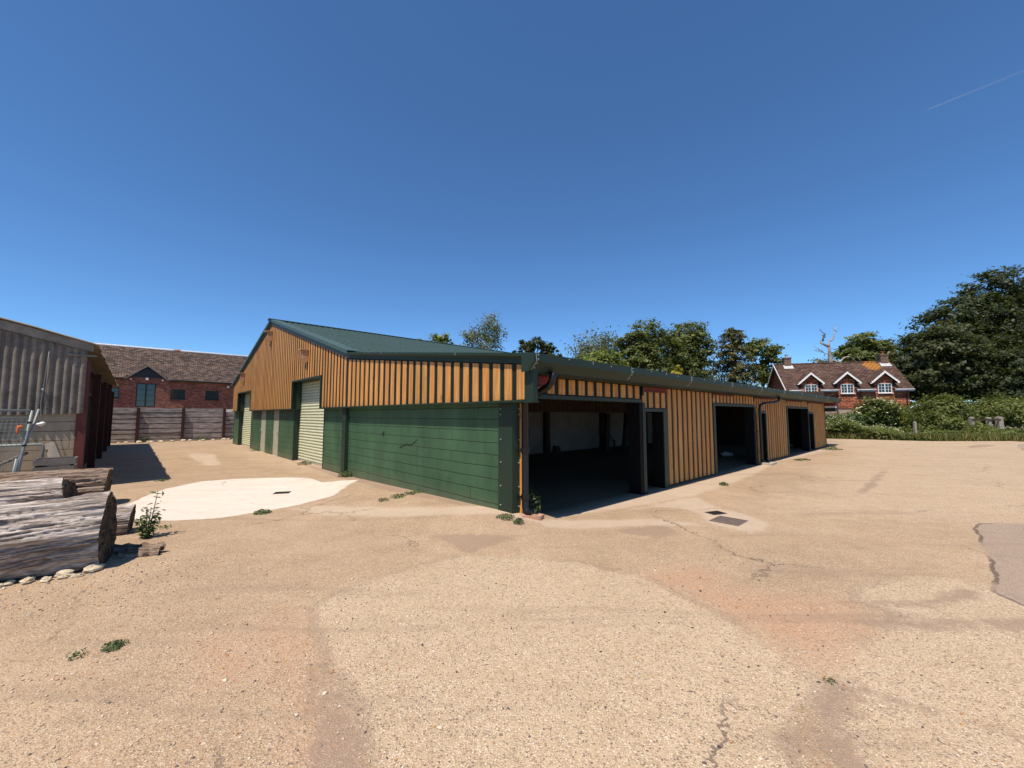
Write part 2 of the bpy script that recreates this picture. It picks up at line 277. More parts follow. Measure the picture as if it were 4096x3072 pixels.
# ------------------------------------------------------------------ mesh helpers
class MB:
    def __init__(s): s.v = []; s.f = []; s.r = []; s.m = []
    def face(s, pts, m=0, r=0.5):
        i = len(s.v); s.v += [tuple(p) for p in pts]; s.f.append(tuple(range(i, i + len(pts)))); s.r.append(r); s.m.append(m)
    def hexa(s, p, m=0, r=0.5):
        i = len(s.v); s.v += [tuple(q) for q in p]
        for q in ((0, 3, 2, 1), (4, 5, 6, 7), (0, 1, 5, 4), (1, 2, 6, 5), (2, 3, 7, 6), (3, 0, 4, 7)):
            s.f.append(tuple(i + k for k in q)); s.r.append(r); s.m.append(m)
    def box(s, x0, x1, y0, y1, z0, z1, m=0, r=0.5):
        s.hexa([(x0, y0, z0), (x1, y0, z0), (x1, y1, z0), (x0, y1, z0), (x0, y0, z1), (x1, y0, z1), (x1, y1, z1), (x0, y1, z1)], m, r)
    def boxyz(s, x0, x1, y0, y1, z0, ztop0, ztop1, m=0, r=0.5):      # top slopes along y
        s.hexa([(x0, y0, z0), (x1, y0, z0), (x1, y1, z0), (x0, y1, z0), (x0, y0, ztop0), (x1, y0, ztop0), (x1, y1, ztop1), (x0, y1, ztop1)], m, r)
    def prism(s, a, b, m=0, r=0.5):                                    # two matching outlines
        n = len(a); i = len(s.v); s.v += [tuple(p) for p in a] + [tuple(p) for p in b]
        s.f.append(tuple(range(i + n - 1, i - 1, -1))); s.f.append(tuple(range(i + n, i + 2 * n)))
        for k in range(n):
            j = (k + 1) % n; s.f.append((i + k, i + j, i + n + j, i + n + k))
        s.r += [r] * (n + 2); s.m += [m] * (n + 2)
    def tube(s, pts, rad, n=8, m=0, r=0.5, cap=True):
        pts = [Vector(p) for p in pts]
        if not hasattr(rad, '__len__'): rad = [rad] * len(pts)
        i0 = len(s.v); prev = None
        for k, p in enumerate(pts):
            d = (pts[min(k + 1, len(pts) - 1)] - pts[max(k - 1, 0)]).normalized()
            if prev is None:
                a = d.orthogonal().normalized()
            else:
                a = (prev - d * prev.dot(d)); a = a.normalized() if a.length > 1e-5 else d.orthogonal().normalized()
            prev = a; b = d.cross(a)
            for q in range(n):
                t = 2 * math.pi * q / n
                s.v.append(tuple(p + (a * math.cos(t) + b * math.sin(t)) * rad[k]))
        for k in range(len(pts) - 1):
            for q in range(n):
                A = i0 + k * n + q; B = i0 + k * n + (q + 1) % n
                s.f.append((A, B, B + n, A + n)); s.r.append(r); s.m.append(m)
        if cap:
            s.f.append(tuple(i0 + q for q in range(n - 1, -1, -1))); s.f.append(tuple(i0 + (len(pts) - 1) * n + q for q in range(n)))
            s.r += [r, r]; s.m += [m, m]
    def blob(s, c, rx, ry, rz, m=0, r=0.5, seed=0, rough=0.25, nu=9, nv=7):
        i0 = len(s.v)
        for a in range(nv + 1):
            ph = math.pi * a / nv
            for b in range(nu):
                th = 2 * math.pi * b / nu
                d = Vector((math.sin(ph) * math.cos(th), math.sin(ph) * math.sin(th), math.cos(ph)))
                k = 1 + rough * mnoise.noise(d * 1.7 + Vector((seed * 3.1, seed * 1.7, seed)))
                s.v.append((c[0] + d.x * rx * k, c[1] + d.y * ry * k, c[2] + d.z * rz * k))
        for a in range(nv):
            for b in range(nu):
                A = i0 + a * nu + b; B = i0 + a * nu + (b + 1) % nu
                s.f.append((A, A + nu, B + nu, B)); s.r.append(r); s.m.append(m)
    def sheet(s, fn, nu, nv, m=0, r=0.5):
        i0 = len(s.v)
        for a in range(nu + 1):
            for b in range(nv + 1): s.v.append(tuple(fn(a / nu, b / nv)))
        for a in range(nu):
            for b in range(nv):
                A = i0 + a * (nv + 1) + b
                s.f.append((A, A + nv + 1, A + nv + 2, A + 1)); s.r.append(r); s.m.append(m)
    def build(s, name, mats, parent=None, smooth=False):
        me = bpy.data.meshes.new(name); me.from_pydata(s.v, [], s.f)
        if not isinstance(mats, (list, tuple)): mats = [mats]
        for mm in mats: me.materials.append(mm)
        nf = len(s.f)
        me.polygons.foreach_set('material_index', np.array(s.m, dtype=np.int32))
        if smooth: me.polygons.foreach_set('use_smooth', np.ones(nf, dtype=bool))
        at = me.attributes.new('rnd', 'FLOAT', 'FACE'); at.data.foreach_set('value', np.array(s.r, dtype=np.float32))
        uv = me.uv_layers.new(name='uv')
        me.update()
        co = np.array(s.v, dtype=np.float64)
        res = np.zeros((len(me.loops), 2), dtype=np.float32)
        for p in me.polygons:
            n = p.normal
            if abs(n.z) > 0.97: t = (1.0, 0.0, 0.0)
            else:
                l = math.hypot(n.x, n.y); t = (-n.y / l, n.x / l, 0.0)
                if (abs(t[0]) >= abs(t[1]) and t[0] < 0) or (abs(t[1]) > abs(t[0]) and t[1] < 0): t = (-t[0], -t[1], 0.0)
            b = n.cross(Vector(t))
            if b.z < 0: b = -b
            for li in p.loop_indices:
                q = co[me.loops[li].vertex_index]
                res[li] = (q[0] * t[0] + q[1] * t[1], q[0] * b.x + q[1] * b.y + q[2] * b.z)
        uv.data.foreach_set('uv', res.ravel())
        o = bpy.data.objects.new(name, me); COL.objects.link(o)
        if parent: o.parent = parent
        return o

def tag(o, label=None, cat=None, group=None, kind=None):
    if label: o['label'] = label
    if cat: o['category'] = cat
    if group: o['group'] = group
    if kind: o['kind'] = kind
    return o

def thing(name, label, cat, loc=(0, 0, 0), rz=0.0, group=None):
    o = bpy.data.objects.new(name, None); COL.objects.link(o)
    o.empty_display_size = 0.3
    o.location = loc; o.rotation_euler = (0, 0, rz)
    return tag(o, label, cat, group)

# ------------------------------------------------------------------ plan of the yard
AX = R(43.0)                                     # the long barn runs at 43 degrees to the X axis
OX, OY = 0.006, 6.80
UX, UY = math.cos(AX), math.sin(AX)
VX, VY = -UY, UX
def W(u, v): return (OX + u * UX + v * VX, OY + u * UY + v * VY)
def uvof(x, y): return ((x - OX) * UX + (y - OY) * UY, (x - OX) * VX + (y - OY) * VY)

def gz(x, y):
    """height of the yard: a low ramp of concrete banked against the green wall"""
    u, v = (x - OX) * UX + (y - OY) * UY, (x - OX) * VX + (y - OY) * VY
    a = np.clip(1 - v / 6.6, 0, 1) * 0.14
    a = a * np.where(v < -0.2, np.exp(-((v + 0.2) / 0.55) ** 2), 1.0)
    d = np.abs(u + 0.3)
    return a * np.exp(-(d / np.where(u > -0.3, 0.6, 1.1)) ** 2)

# ------------------------------------------------------------------ ground
PATCH = {
'pale': [[(-1.72,3.65),(-1.61,3.89),(-1.36,4.26),(-0.83,4.76),(-0.55,4.97),(-0.14,4.90),(0.81,4.72),(1.02,4.51),(1.37,4.30),(1.49,4.00),(1.63,3.72),(1.78,3.44),(1.83,3.14),(1.87,2.78),(1.89,2.65),(1.75,2.50),(1.53,2.31),(1.39,2.18),(1.2,1.2),(-0.4,1.2),(-0.66,2.07),(-0.76,2.24),(-0.83,2.38),(-0.96,2.55),(-1.20,2.80),(-1.36,3.05),(-1.57,3.35)],
         [(2.41,3.03),(2.12,2.74),(1.68,2.36),(1.55,2.16),(1.5,1.2),(3.2,1.2),(4.58,3.78),(4.61,4.13),(4.18,4.37),(3.33,4.03),(3.04,3.75),(3.24,3.53),(2.89,3.27)],
         ],
'orange': [[(2.03,4.03),(2.58,3.89),(2.98,3.70),(2.70,3.35),(2.18,2.90),(2.01,2.98),(1.87,3.31),(1.79,3.57),(1.43,4.30),(1.77,4.58),(2.08,4.45)],
           [(-2.01,3.44),(-1.69,2.98),(-1.46,2.75),(-1.20,2.5),(-1.0,2.2),(-1.3,2.74),(-1.73,3.44)], [(-2.30,3.25),(-2.17,3.27),(-1.71,2.75),(-1.81,2.62)]],
'asph': [[(7.13,6.34),(6.79,6.09),(5.84,5.18),(5.48,4.79),(4.95,4.30),(4.51,3.95),(4.46,3.68),(4.33,2.0),(9.16,2.0),(9.16,6.34)], [(27.54,22.43),(30.55,24.17),(60,30),(60,11.76),(16.66,8.76),(23.95,19.21)]],
'white': [[(-6.71,6.99),(-7.11,7.62),(-7.55,8.55),(-7.80,9.31),(-7.75,10.29),(-7.12,10.75),(-5.96,10.99),(-5.35,10.91),(-4.61,10.11),(-4.28,10.29),(-3.84,10.37),(-3.77,9.46),(-3.62,8.38),(-3.90,7.62),(-4.23,7.16),(-4.69,6.68),(-5.11,6.53),(-5.52,6.49),(-6.07,6.60),(-6.29,6.68)]],
'apron': [[(-3.91,7.34),(-3.42,7.53),(-2.72,7.40),(-1.04,6.96),(-0.47,7.00),(-0.07,6.69),(0.09,6.48),(0.44,6.32),(0.59,6.47),(1.49,6.58),(2.22,6.61),(2.76,6.41),(2.93,6.21),(2.10,6.25),(1.04,6.03),(0.55,6.06),(0.14,6.24),(-0.22,6.36),(-0.97,6.48),(-3.10,6.83)],
          [(0.60,6.58),(1.86,7.31),(2.89,7.92),(3.64,8.41),(4.70,9.37),(6.66,11.38),(9.08,14.23),(16.10,20.20),(17.88,22.71),(11.37,16.83),(6.76,12.18),(2.12,7.98),(0.61,6.68)],
          [(1.90,7.15),(2.87,7.87),(3.76,8.41),(3.66,7.31),(3.90,6.87),(3.95,6.28),(3.36,5.81),(3.10,6.21),(3.00,6.54),(3.13,6.91),(3.00,7.40),(2.51,7.45)],
          [(-15.2,18.9),(-12.6,17.4),(-9.6,13.6),(-10.0,13.4),(-12.9,16.4)]],
'dirt': [[(-1.10,5.58),(-0.68,5.14),(-0.46,5.0),(0.11,5.64)],
         [(21.76,22.43),(16.91,17.75),(12.71,13.83),(9.70,11.07),(7.99,9.42),(6.92,8.35),(8.24,9.42),(12.21,13.25),(17.50,18.09)],
         [(1.53,6.03),(2.28,6.28),(2.34,5.81),(1.95,5.60),(1.55,5.81)],
         [(2.6,2.2),(1.95,2.62),(1.7,2.4),(1.5,2.1),(1.38,1.2),(1.55,1.2),(1.72,2.2),(2.1,2.65)],
         [(24.75,22.43),(27.68,23.56),(25.87,21.9),(22.20,20.21),(22.44,20.6)], [(-1.4,2.9),(-1.25,2.8),(-0.7,2.1),(-0.55,1.2),(-0.8,1.2),(-0.95,2.1)],
         [W(-.2, 0.3), W(-.2, 23), W(-.42, 23), W(-.42, 9), W(-.55, 6.5), W(-.62, 3), W(-.45, .5)], [(3.9,3.2),(2.8,3.35),(2.75,3.45),(3.4,3.4),(4.4,3.5),(4.4,3.35)], [(2.9,3.72),(3.6,3.75),(4.3,4.0),(4.3,3.9),(3.6,3.6)]],
'gravel': [[(-2.79,3.15),(-2.19,3.83),(-1.75,3.5),(-1.24,2.80),(-0.70,2.07),(-0.5,1.2),(-1.76,1.2)], [(-7.5,2.2),(-4.7,3.9),(-3.7,4.75),(-3.6,5.3),(-4.6,4.9),(-8,3)], [(-5.4,6.4),(-6.3,6.5),(-6.7,6.1),(-5.0,4.9),(-3.9,5.2)]],
'bleached': [[(4.5,7.0),(7,6.3),(12,7),(40,15),(60,30),(40,42),(22,27.5),(14,17.0),(6.5,9.4)], [(-13,20),(-16,23),(-12,18),(-7,13),(-5,11.5),(-6,15)]],
'grass': [[(21.0,29.2),(23.74,27.76),(25.2,26.5),(26.70,25.9),(29.5,26.2),(32.42,26.4),(31.5,25.2),(32.2,24.9),(36,27.5),(45,30.5),(300,120),(3000,1500),(3000,3000),(-3000,3000),(-3000,800),(-200,70),(-60,60),(18,60),(19,34)]],
}
def sdf(poly, X, Y):
    P = np.array(poly); n = len(P)
    d = np.full(X.shape, 1e18); ins = np.zeros(X.shape, bool)
    for i in range(n):
        ax, ay = P[i]; bx, by = P[(i + 1) % n]
        ex, ey = bx - ax, by - ay
        t = np.clip(((X - ax) * ex + (Y - ay) * ey) / (ex * ex + ey * ey + 1e-12), 0, 1)
        d = np.minimum(d, (X - ax - t * ex) ** 2 + (Y - ay - t * ey) ** 2)
        c = ((ay > Y) != (by > Y)) & (X < (bx - ax) * (Y - ay) / (by - ay + 1e-12) + ax)
        ins ^= c
    return np.where(ins, 1, -1) * np.sqrt(d)

def axis(core0, core1, step, lo, hi, g=1.12):
    a = list(np.arange(core0, core1 + 1e-6, step)); s = step; x = core1
    while x < hi: s *= g; x += s; a.append(x)
    s = step; x = core0; pre = []
    while x > lo: s *= g; x -= s; pre.append(x)
    return np.array(pre[::-1] + a)

def mat_ground():
    m, nt, out = new_mat('worn_concrete_yard')
    o = tex(nt)
    edge = mth(nt, 'SUBTRACT', noi(nt, o, 1.7, 5, 0.65), 0.5)
    edge2 = mth(nt, 'SUBTRACT', noi(nt, o, 9.0, 4, 0.65), 0.5)
    def mask(name, soft, wob, wob2=0.06, off=0.0):
        x = mth(nt, 'ADD', attr(nt, name), mth(nt, 'ADD', mth(nt, 'MULTIPLY', edge, wob), mth(nt, 'ADD', mth(nt, 'MULTIPLY', edge2, wob2), off)))
        return sstep(nt, x, -soft, soft)
    pale = mask('pale', 0.045, 0.26, 0.36); orange = mask('orange', 0.25, 0.7, 0.2)
    asph = mask('asph', 0.03, 0.12, 0.05); white = mask('white', 0.04, 0.14, 0.12)
    apron = mask('apron', 0.08, 0.3, 0.25); dirt = mask('dirt', 0.07, 0.35, 0.25)
    gravel = mask('gravel', 0.25, 0.6, 0.3); grass = mask('grass', 0.1, 0.4, 0.3)
    big = noi(nt, o, 0.35, 6, 0.65); mid = noi(nt, o, 1.6, 6, 0.7); sm = noi(nt, o, 30, 4, 0.7)
    # cement matrix
    c = ramp(nt, mth(nt, 'ADD', mth(nt, 'MULTIPLY', big, 0.5), mth(nt, 'MULTIPLY', mid, 0.5)),
             [(0.32, (0.30, 0.212, 0.122)), (0.5, (0.44, 0.320, 0.186)), (0.66, (0.58, 0.44, 0.268))])
    c = mixc(nt, mth(nt, 'MULTIPLY', pale, 0.62), c, mixc(nt, mid, (0.45, 0.355, 0.215), (0.62, 0.51, 0.33)))
    bl = sstep(nt, mth(nt, 'ADD', attr(nt, 'bleached'), mth(nt, 'MULTIPLY', edge, 2.5)), -0.8, 0.9)
    c = mixc(nt, mth(nt, 'MULTIPLY', bl, 0.6), c, mixc(nt, mid, (0.50, 0.385, 0.235), (0.66, 0.535, 0.35)))
    c = mixc(nt, mth(nt, 'MULTIPLY', orange, 0.55), c, (0.54, 0.30, 0.17))
    c = mixc(nt, mth(nt, 'MULTIPLY', dirt, 0.88), c, (0.31, 0.228, 0.155))
    c = mixc(nt, mth(nt, 'MULTIPLY', asph, 0.6), c, (0.31, 0.26, 0.215))
    c = mixc(nt, mth(nt, 'MULTIPLY', apron, 0.85), c, mixc(nt, mid, (0.44, 0.35, 0.245), (0.60, 0.51, 0.38)))
    c = mixc(nt, mth(nt, 'MULTIPLY', white, 0.97), c, mixc(nt, noi(nt, mapv(nt, o, (0.5, 2.2, 1), rot=(0, 0, 0.5)), 1.4, 5, 0.7), (0.56, 0.49, 0.375), (0.80, 0.76, 0.65)))
    # exposed stones, three sizes
    smooth_ = mth(nt, 'MAXIMUM', white, mth(nt, 'MULTIPLY', apron, 0.75))
    smooth_ = mth(nt, 'MAXIMUM', smooth_, mth(nt, 'MULTIPLY', dirt, 0.7))
    stony = mth(nt, 'SUBTRACT', 1.0, smooth_)
    warp = noi(nt, o, 22, 2, 0.5, 1)
    vec = nd(nt, 'ShaderNodeVectorMath', {'operation': 'MULTIPLY_ADD'}, {0: warp, 1: (0.018, 0.018, 0), 2: o}).outputs[0]
    hgt = None
    for sc_, thr, cut, amt in ((120.0, 0.40, 0.08, 0.85), (62.0, 0.36, 0.40, 0.9), (26.0, 0.25, 0.90, 0.95)):
        v = nd(nt, 'ShaderNodeTexVoronoi', {'voronoi_dimensions': '2D'}, {'Vector': vec, 'Scale': sc_, 'Randomness': 1.0})
        s3 = nd(nt, 'ShaderNodeSeparateColor', None, {0: v.outputs['Color']})
        inside = mth(nt, 'SUBTRACT', 1.0, sstep(nt, v.outputs['Distance'], thr * 0.75, thr * 1.15))
        density = mth(nt, 'SUBTRACT', mth(nt, 'ADD', s3.outputs[1], mth(nt, 'MULTIPLY', mth(nt, 'SUBTRACT', mid, 0.5), 0.9)), mth(nt, 'MULTIPLY', mth(nt, 'SUBTRACT', 1.0, gravel), 0.08))
        keep = mth(nt, 'GREATER_THAN', density, cut)
        fac = mth(nt, 'MULTIPLY', mth(nt, 'MULTIPLY', inside, keep), mth(nt, 'MULTIPLY', stony, amt))
        scol = ramp(nt, s3.outputs[0], [(0.0, (0.13, 0.105, 0.095)), (0.08, (0.22, 0.175, 0.145)), (0.2, (0.38, 0.285, 0.2)), (0.36, (0.57, 0.445, 0.280)), (0.62, (0.74, 0.61, 0.41)), (0.92, (0.82, 0.72, 0.54)), (0.975, (0.42, 0.22, 0.12))])
        scol = mixc(nt, mth(nt, 'MULTIPLY', asph, 0.4), scol, (0.30, 0.26, 0.23))
        scol = mixc(nt, mth(nt, 'MULTIPLY', orange, 0.25), scol, (0.50, 0.27, 0.15))
        scol = mixc(nt, mth(nt, 'MULTIPLY', mth(nt, 'SUBTRACT', 1.0, mth(nt, 'MAXIMUM', pale, bl)), 0.26), scol, (0.37, 0.275, 0.18))
        c = mixc(nt, fac, c, scol)
        h1 = mth(nt, 'MULTIPLY', fac, 1.0)
        hgt = h1 if hgt is None else mth(nt, 'ADD', hgt, h1)
    # dark broken edges and hairline cracks
    def line(name, w, wob):
        x = mth(nt, 'ABSOLUTE', mth(nt, 'ADD', attr(nt, name), mth(nt, 'ADD', mth(nt, 'MULTIPLY', edge, 0.12), mth(nt, 'MULTIPLY', edge2, wob))))
        return mth(nt, 'MULTIPLY', mth(nt, 'SUBTRACT', 1.0, sstep(nt, x, w * 0.4, w)), sstep(nt, noi(nt, o, 1.1, 3), 0.38, 0.55))
    c = mixc(nt, mth(nt, 'MULTIPLY', line('asph', 0.028, 0.08), 0.7), c, (0.07, 0.052, 0.042))
    c = mixc(nt, mth(nt, 'MULTIPLY', line('pale', 0.07, 0.12), 0.28), c, (0.26, 0.20, 0.145))
    c = mixc(nt, mth(nt, 'MULTIPLY', line('white', 0.05, 0.1), 0.5), c, (0.3, 0.22, 0.15))
    cr = nd(nt, 'ShaderNodeTexVoronoi', {'feature': 'DISTANCE_TO_EDGE', 'voronoi_dimensions': '2D'}, {'Vector': nd(nt, 'ShaderNodeVectorMath', {'operation': 'MULTIPLY_ADD'}, {0: noi(nt, o, 1.5, 5, 0.7, 1), 1: (0.9, 0.9, 0), 2: o}).outputs[0], 'Scale': 0.36})
    crk = mth(nt, 'MULTIPLY', mth(nt, 'SUBTRACT', 1.0, sstep(nt, cr.outputs['Distance'], 0.002, 0.007)), sstep(nt, noi(nt, o, 0.5, 2), 0.48, 0.6))
    c = mixc(nt, mth(nt, 'MULTIPLY', crk, 0.75), c, (0.14, 0.11, 0.085))
    # tyre-worn dirt streaks and damp brown stains
    st = sstep(nt, noi(nt, mapv(nt, o, (0.25, 2.2, 1), rot=(0, 0, R(-43))), 1.0, 5, 0.65), 0.54, 0.72)
    c = mixc(nt, mth(nt, 'MULTIPLY', mth(nt, 'MULTIPLY', st, 0.45), mth(nt, 'SUBTRACT', 1.0, white)), c, (0.30, 0.225, 0.155))
    br = sstep(nt, noi(nt, o, 0.8, 6, 0.7), 0.62, 0.74)
    c = mixc(nt, mth(nt, 'MULTIPLY', br, 0.5), c, (0.27, 0.165, 0.09))
    c = mixc(nt, mth(nt, 'MULTIPLY', mth(nt, 'SUBTRACT', sm, 0.5), 0.35), c, (0.1, 0.08, 0.06))
    c = mixc(nt, 1.0, c, (0.90, 0.865, 0.905, 1), 'MULTIPLY')
    gcol = ramp(nt, noi(nt, o, 3.0, 5, 0.7), [(0.3, (0.075, 0.085, 0.022)), (0.55, (0.14, 0.135, 0.042)), (0.75, (0.26, 0.19, 0.09))])
    c = mixc(nt, grass, c, gcol)
    blot = sstep(nt, noi(nt, o, 4.5, 6, 0.75), 0.5, 0.7)
    c = mixc(nt, mth(nt, 'MULTIPLY', mth(nt, 'MULTIPLY', blot, 0.22), mth(nt, 'SUBTRACT', 1.0, grass)), c, (0.27, 0.19, 0.12))
    # shade on the bay floors and thresholds, painted as a darker brown
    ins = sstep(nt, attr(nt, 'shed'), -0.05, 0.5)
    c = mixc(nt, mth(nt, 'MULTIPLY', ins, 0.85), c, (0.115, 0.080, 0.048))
    ht = mth(nt, 'ADD', hgt, mth(nt, 'ADD', mth(nt, 'MULTIPLY', sm, 0.8), mth(nt, 'MULTIPLY', mid, 2.0)))
    ht = mth(nt, 'SUBTRACT', ht, mth(nt, 'MULTIPLY', crk, 1.5))
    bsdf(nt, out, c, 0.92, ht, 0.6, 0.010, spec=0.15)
    return m

def build_ground():
    xs = axis(-9.0, 9.0, 0.09, -3000, 3000); ys = axis(0.6, 12.0, 0.09, -60, 3000)
    X, Y = np.meshgrid(xs, ys)
    Z = gz(X, Y)
    nx, ny = len(xs), len(ys)
    me = bpy.data.meshes.new('ground')
    co = np.stack([X, Y, Z], -1).reshape(-1, 3)
    idx = np.arange(nx * ny).reshape(ny, nx)
    F = np.stack([idx[:-1, :-1], idx[:-1, 1:], idx[1:, 1:], idx[1:, :-1]], -1).reshape(-1, 4)
    mesh_np(me, co, F)
    for k, polys in PATCH.items():
        s = np.full(X.shape, -1e9)
        for p in polys: s = np.maximum(s, sdf(p, X, Y))
        a = me.attributes.new(k, 'FLOAT', 'POINT'); a.data.foreach_set('value', np.clip(s, -3, 3).ravel().astype(np.float32))
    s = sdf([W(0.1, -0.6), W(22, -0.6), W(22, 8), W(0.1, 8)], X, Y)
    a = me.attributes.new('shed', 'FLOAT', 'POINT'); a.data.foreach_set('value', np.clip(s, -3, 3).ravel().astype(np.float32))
    me.polygons.foreach_set('use_smooth', np.ones(len(F), dtype=bool))
    me.materials.append(mat_ground())
    o = bpy.data.objects.new('ground', me); COL.objects.link(o)
    tag(o, 'worn pale concrete farm yard with patches and stones', 'ground', kind='structure')

def mesh_np(me, co, F):
    me.vertices.add(len(co)); me.vertices.foreach_set('co', co.astype(np.float32).ravel())
    n = F.shape[1]
    me.loops.add(F.size); me.loops.foreach_set('vertex_index', F.astype(np.int32).ravel())
    me.polygons.add(len(F)); me.polygons.foreach_set('loop_start', np.arange(0, F.size, n, dtype=np.int32))
    me.update(calc_edges=True); me.validate()

build_ground()

# ------------------------------------------------------------------ foliage
def leaf_mesh(name, C, Nrm, size, rnd, mat, parent=None, aspect=0.62, up=None):
    n = len(C)
    Nrm = Nrm / (np.linalg.norm(Nrm, axis=1, keepdims=True) + 1e-9)
    A = rng.normal(size=(n, 3)) if up is None else up
    T = A - (A * Nrm).sum(1, keepdims=True) * Nrm
    T /= np.linalg.norm(T, axis=1, keepdims=True) + 1e-9
    B = np.cross(Nrm, T)
    s = size[:, None]
    bend = Nrm * s * 0.18
    P = np.stack([C - T * s, C + B * s * aspect + bend, C + T * s, C - B * s * aspect + bend], 1).reshape(-1, 3)
    F = np.arange(4 * n).reshape(n, 4)
    me = bpy.data.meshes.new(name); mesh_np(me, P, F)
    a = me.attributes.new('rnd', 'FLOAT', 'FACE'); a.data.foreach_set('value', np.clip(rnd, 0, 1).astype(np.float32))
    me.materials.append(mat)
    o = bpy.data.objects.new(name, me); COL.objects.link(o)
    if parent: o.parent = parent
    return o

def crown_points(lobes, n, spread=0.2, inner=0.5, flat=0.6, per=55):
    w = np.array([l[3] * l[4] for l in lobes]); w = w / w.sum()
    Cs, Ns, Rs = [], [], []
    for (x, y, z, rx, rz), ww in zip(lobes, w):
        k = max(8, int(n * ww / per))
        d = rng.normal(size=(k, 3)); d /= np.linalg.norm(d, axis=1, keepdims=True)
        rad = inner + (1.06 - inner) * rng.random((k, 1)) ** 0.6
        cc = d * rad * np.array([rx, rx * 0.9, rz])
        cr = rng.random(k)
        sel = rng.integers(0, k, int(n * ww))
        off = np.clip(rng.normal(size=(len(sel), 3)), -1.7, 1.7) * spread * np.array([rx, rx, rx * flat])
        off *= (0.5 + rng.random((len(sel), 1)))
        p = cc[sel] + off
        Cs.append(p + np.array([x, y, z])); 
        nn = d[sel] * 0.7 + np.array([0, 0, 0.55]) + rng.normal(size=(len(sel), 3)) * 0.45
        Ns.append(nn); Rs.append(cr[sel] * 0.5 + rng.random(len(sel)) * 0.5)
    return np.concatenate(Cs), np.concatenate(Ns), np.concatenate(Rs)

def tree(name, label, lobes, base, n, leaf, mat, trunk=0.35, spread=0.2, inner=0.5, flat=0.6, barkmat='bark', group=None, per=55, cat='tree'):
    bx, by, bz = base
    t = thing(name, label, cat, base, 0, group)
    L = [(x - bx, y - by, z - bz, rx, rz) for x, y, z, rx, rz in lobes]
    C, Nn, Rr = crown_points(L, n, spread, inner, flat, per)
    keep = C[:, 2] > 0.15
    leaf_mesh('crown', C[keep], Nn[keep], leaf * (0.35 + 1.25 * rng.random(keep.sum()) ** 1.3), Rr[keep], mat, t)
    mb = MB()
    top = max(l[2] for l in L); fork = max(min(l[2] - l[4] for l in L), 0.35 * top)
    mx = float(np.mean([l[0] for l in L])); my = float(np.mean([l[1] for l in L]))
    f = Vector((mx * 0.4, my * 0.4, fork))
    mb.tube([(0, 0, -0.2), (f.x * 0.4, f.y * 0.4, fork * 0.5), f], [trunk * 1.3, trunk, trunk * 0.8], 9)
    for i, (x, y, z, rx, rz) in enumerate(L):
        e = Vector((x, y, z + rz * 0.45)); mid = f.lerp(e, 0.5) + Vector((random.uniform(-.2, .2), random.uniform(-.2, .2), -0.1 * rz))
        mb.tube([f, mid, e], [trunk * 0.5, trunk * 0.3, trunk * 0.08], 6)
        for k in range(4):
            a = random.uniform(0, 6.28); q = mid.lerp(e, random.uniform(0.1, 0.8))
            mb.tube([q, q + Vector((math.cos(a) * rx * 0.7, math.sin(a) * rx * 0.7, rz * random.uniform(-0.1, 0.5)))], [trunk * 0.16, trunk * 0.03], 5)
    mb.build('trunk', M[barkmat], t, True)
    return t

tree('sunlit_tree', 'small bright green tree top above the left part of the green barn roof', [(-12.6,62.0,11.6,2.3,1.9),(-10.9,62.0,12.8,1.4,1.7),(-13.8,62.0,12.0,1.3,1.3),(-9.6,62.0,12.2,0.8,0.7),(-12,62,9,2.6,2)], (-12, 62, 0), 5200, 0.20, M['leaf_light'])
tree('birch_tree', 'tall airy grey green birch rising above the barn roof ridge', [(-3.9,75.0,18.4,1.8,2.2),(-5.5,75.0,16.5,2.8,2.3),(-7.8,75.0,16.5,1.6,1.6),(-2.9,75.0,16.5,1.6,1.8),(-4.1,75.0,14.2,2.3,1.8),(-6.9,75.0,14.2,2.3,1.4),(-5.5,75,11.5,2.6,2)], (-5, 75, 0), 6000, 0.17, M['leaf_grey'], 0.22, 0.26, 0.2, 1.1, 'deadwood', per=40)
tree('ivy_clad_tree', 'dark clumpy tree peeping over the near corner of the barn roof', [(2.3,60.0,11.9,1.2,1.2),(3.8,60.0,11.9,1.4,1.3),(5.5,60.0,11.3,1.1,1.0),(6.6,60.0,10.6,0.9,0.7),(0.3,60.0,10.9,0.4,0.5),(4,60,9.6,2.6,1.2)], (4, 60, 0), 5200, 0.19, M['leaf_dark'], 0.3, 0.17, 0.4)
tree('thin_crowned_tree', 'thin crowned grey green tree with bare twig tips behind the barn fascia', [(11.2,55.0,11.0,2.9,1.7),(9.6,55.0,10.3,1.9,1.5),(13.1,55.0,11.4,1.5,1.3),(11,55,9,2.8,1.4)], (11, 55, 0), 4200, 0.15, M['leaf_grey'], 0.25, 0.3, 0.2, 1.0, per=35)
tree('yellow_green_tree', 'low yellow green bushy tree in front of the thin crowned tree', [(9.3,48.0,7.9,1.8,1.0),(11.1,48.0,8.2,1.6,1.2),(12.2,48.0,7.6,1.2,1.2),(10.8,48,6.6,2.4,1.2)], (10.8, 48, 0), 6500, 0.17, M['leaf_light'], 0.25)
tree('oak_tree', 'big rounded dark green oak above the middle of the barn fascia', [(16.9,50.0,11.6,2.2,1.7),(15.0,50.0,10.0,2.0,1.7),(18.4,50.0,9.7,2.5,2.2),(16.1,50.0,8.1,2.5,2.2),(14.0,50.0,8.1,1.5,1.5),(16.5,51,9.5,2.6,2.2),(17.5,50,6.5,3,1.8)], (16.5, 50, 0), 17000, 0.17, M['leaf_oak'], 0.45, 0.17, 0.6, 0.5)
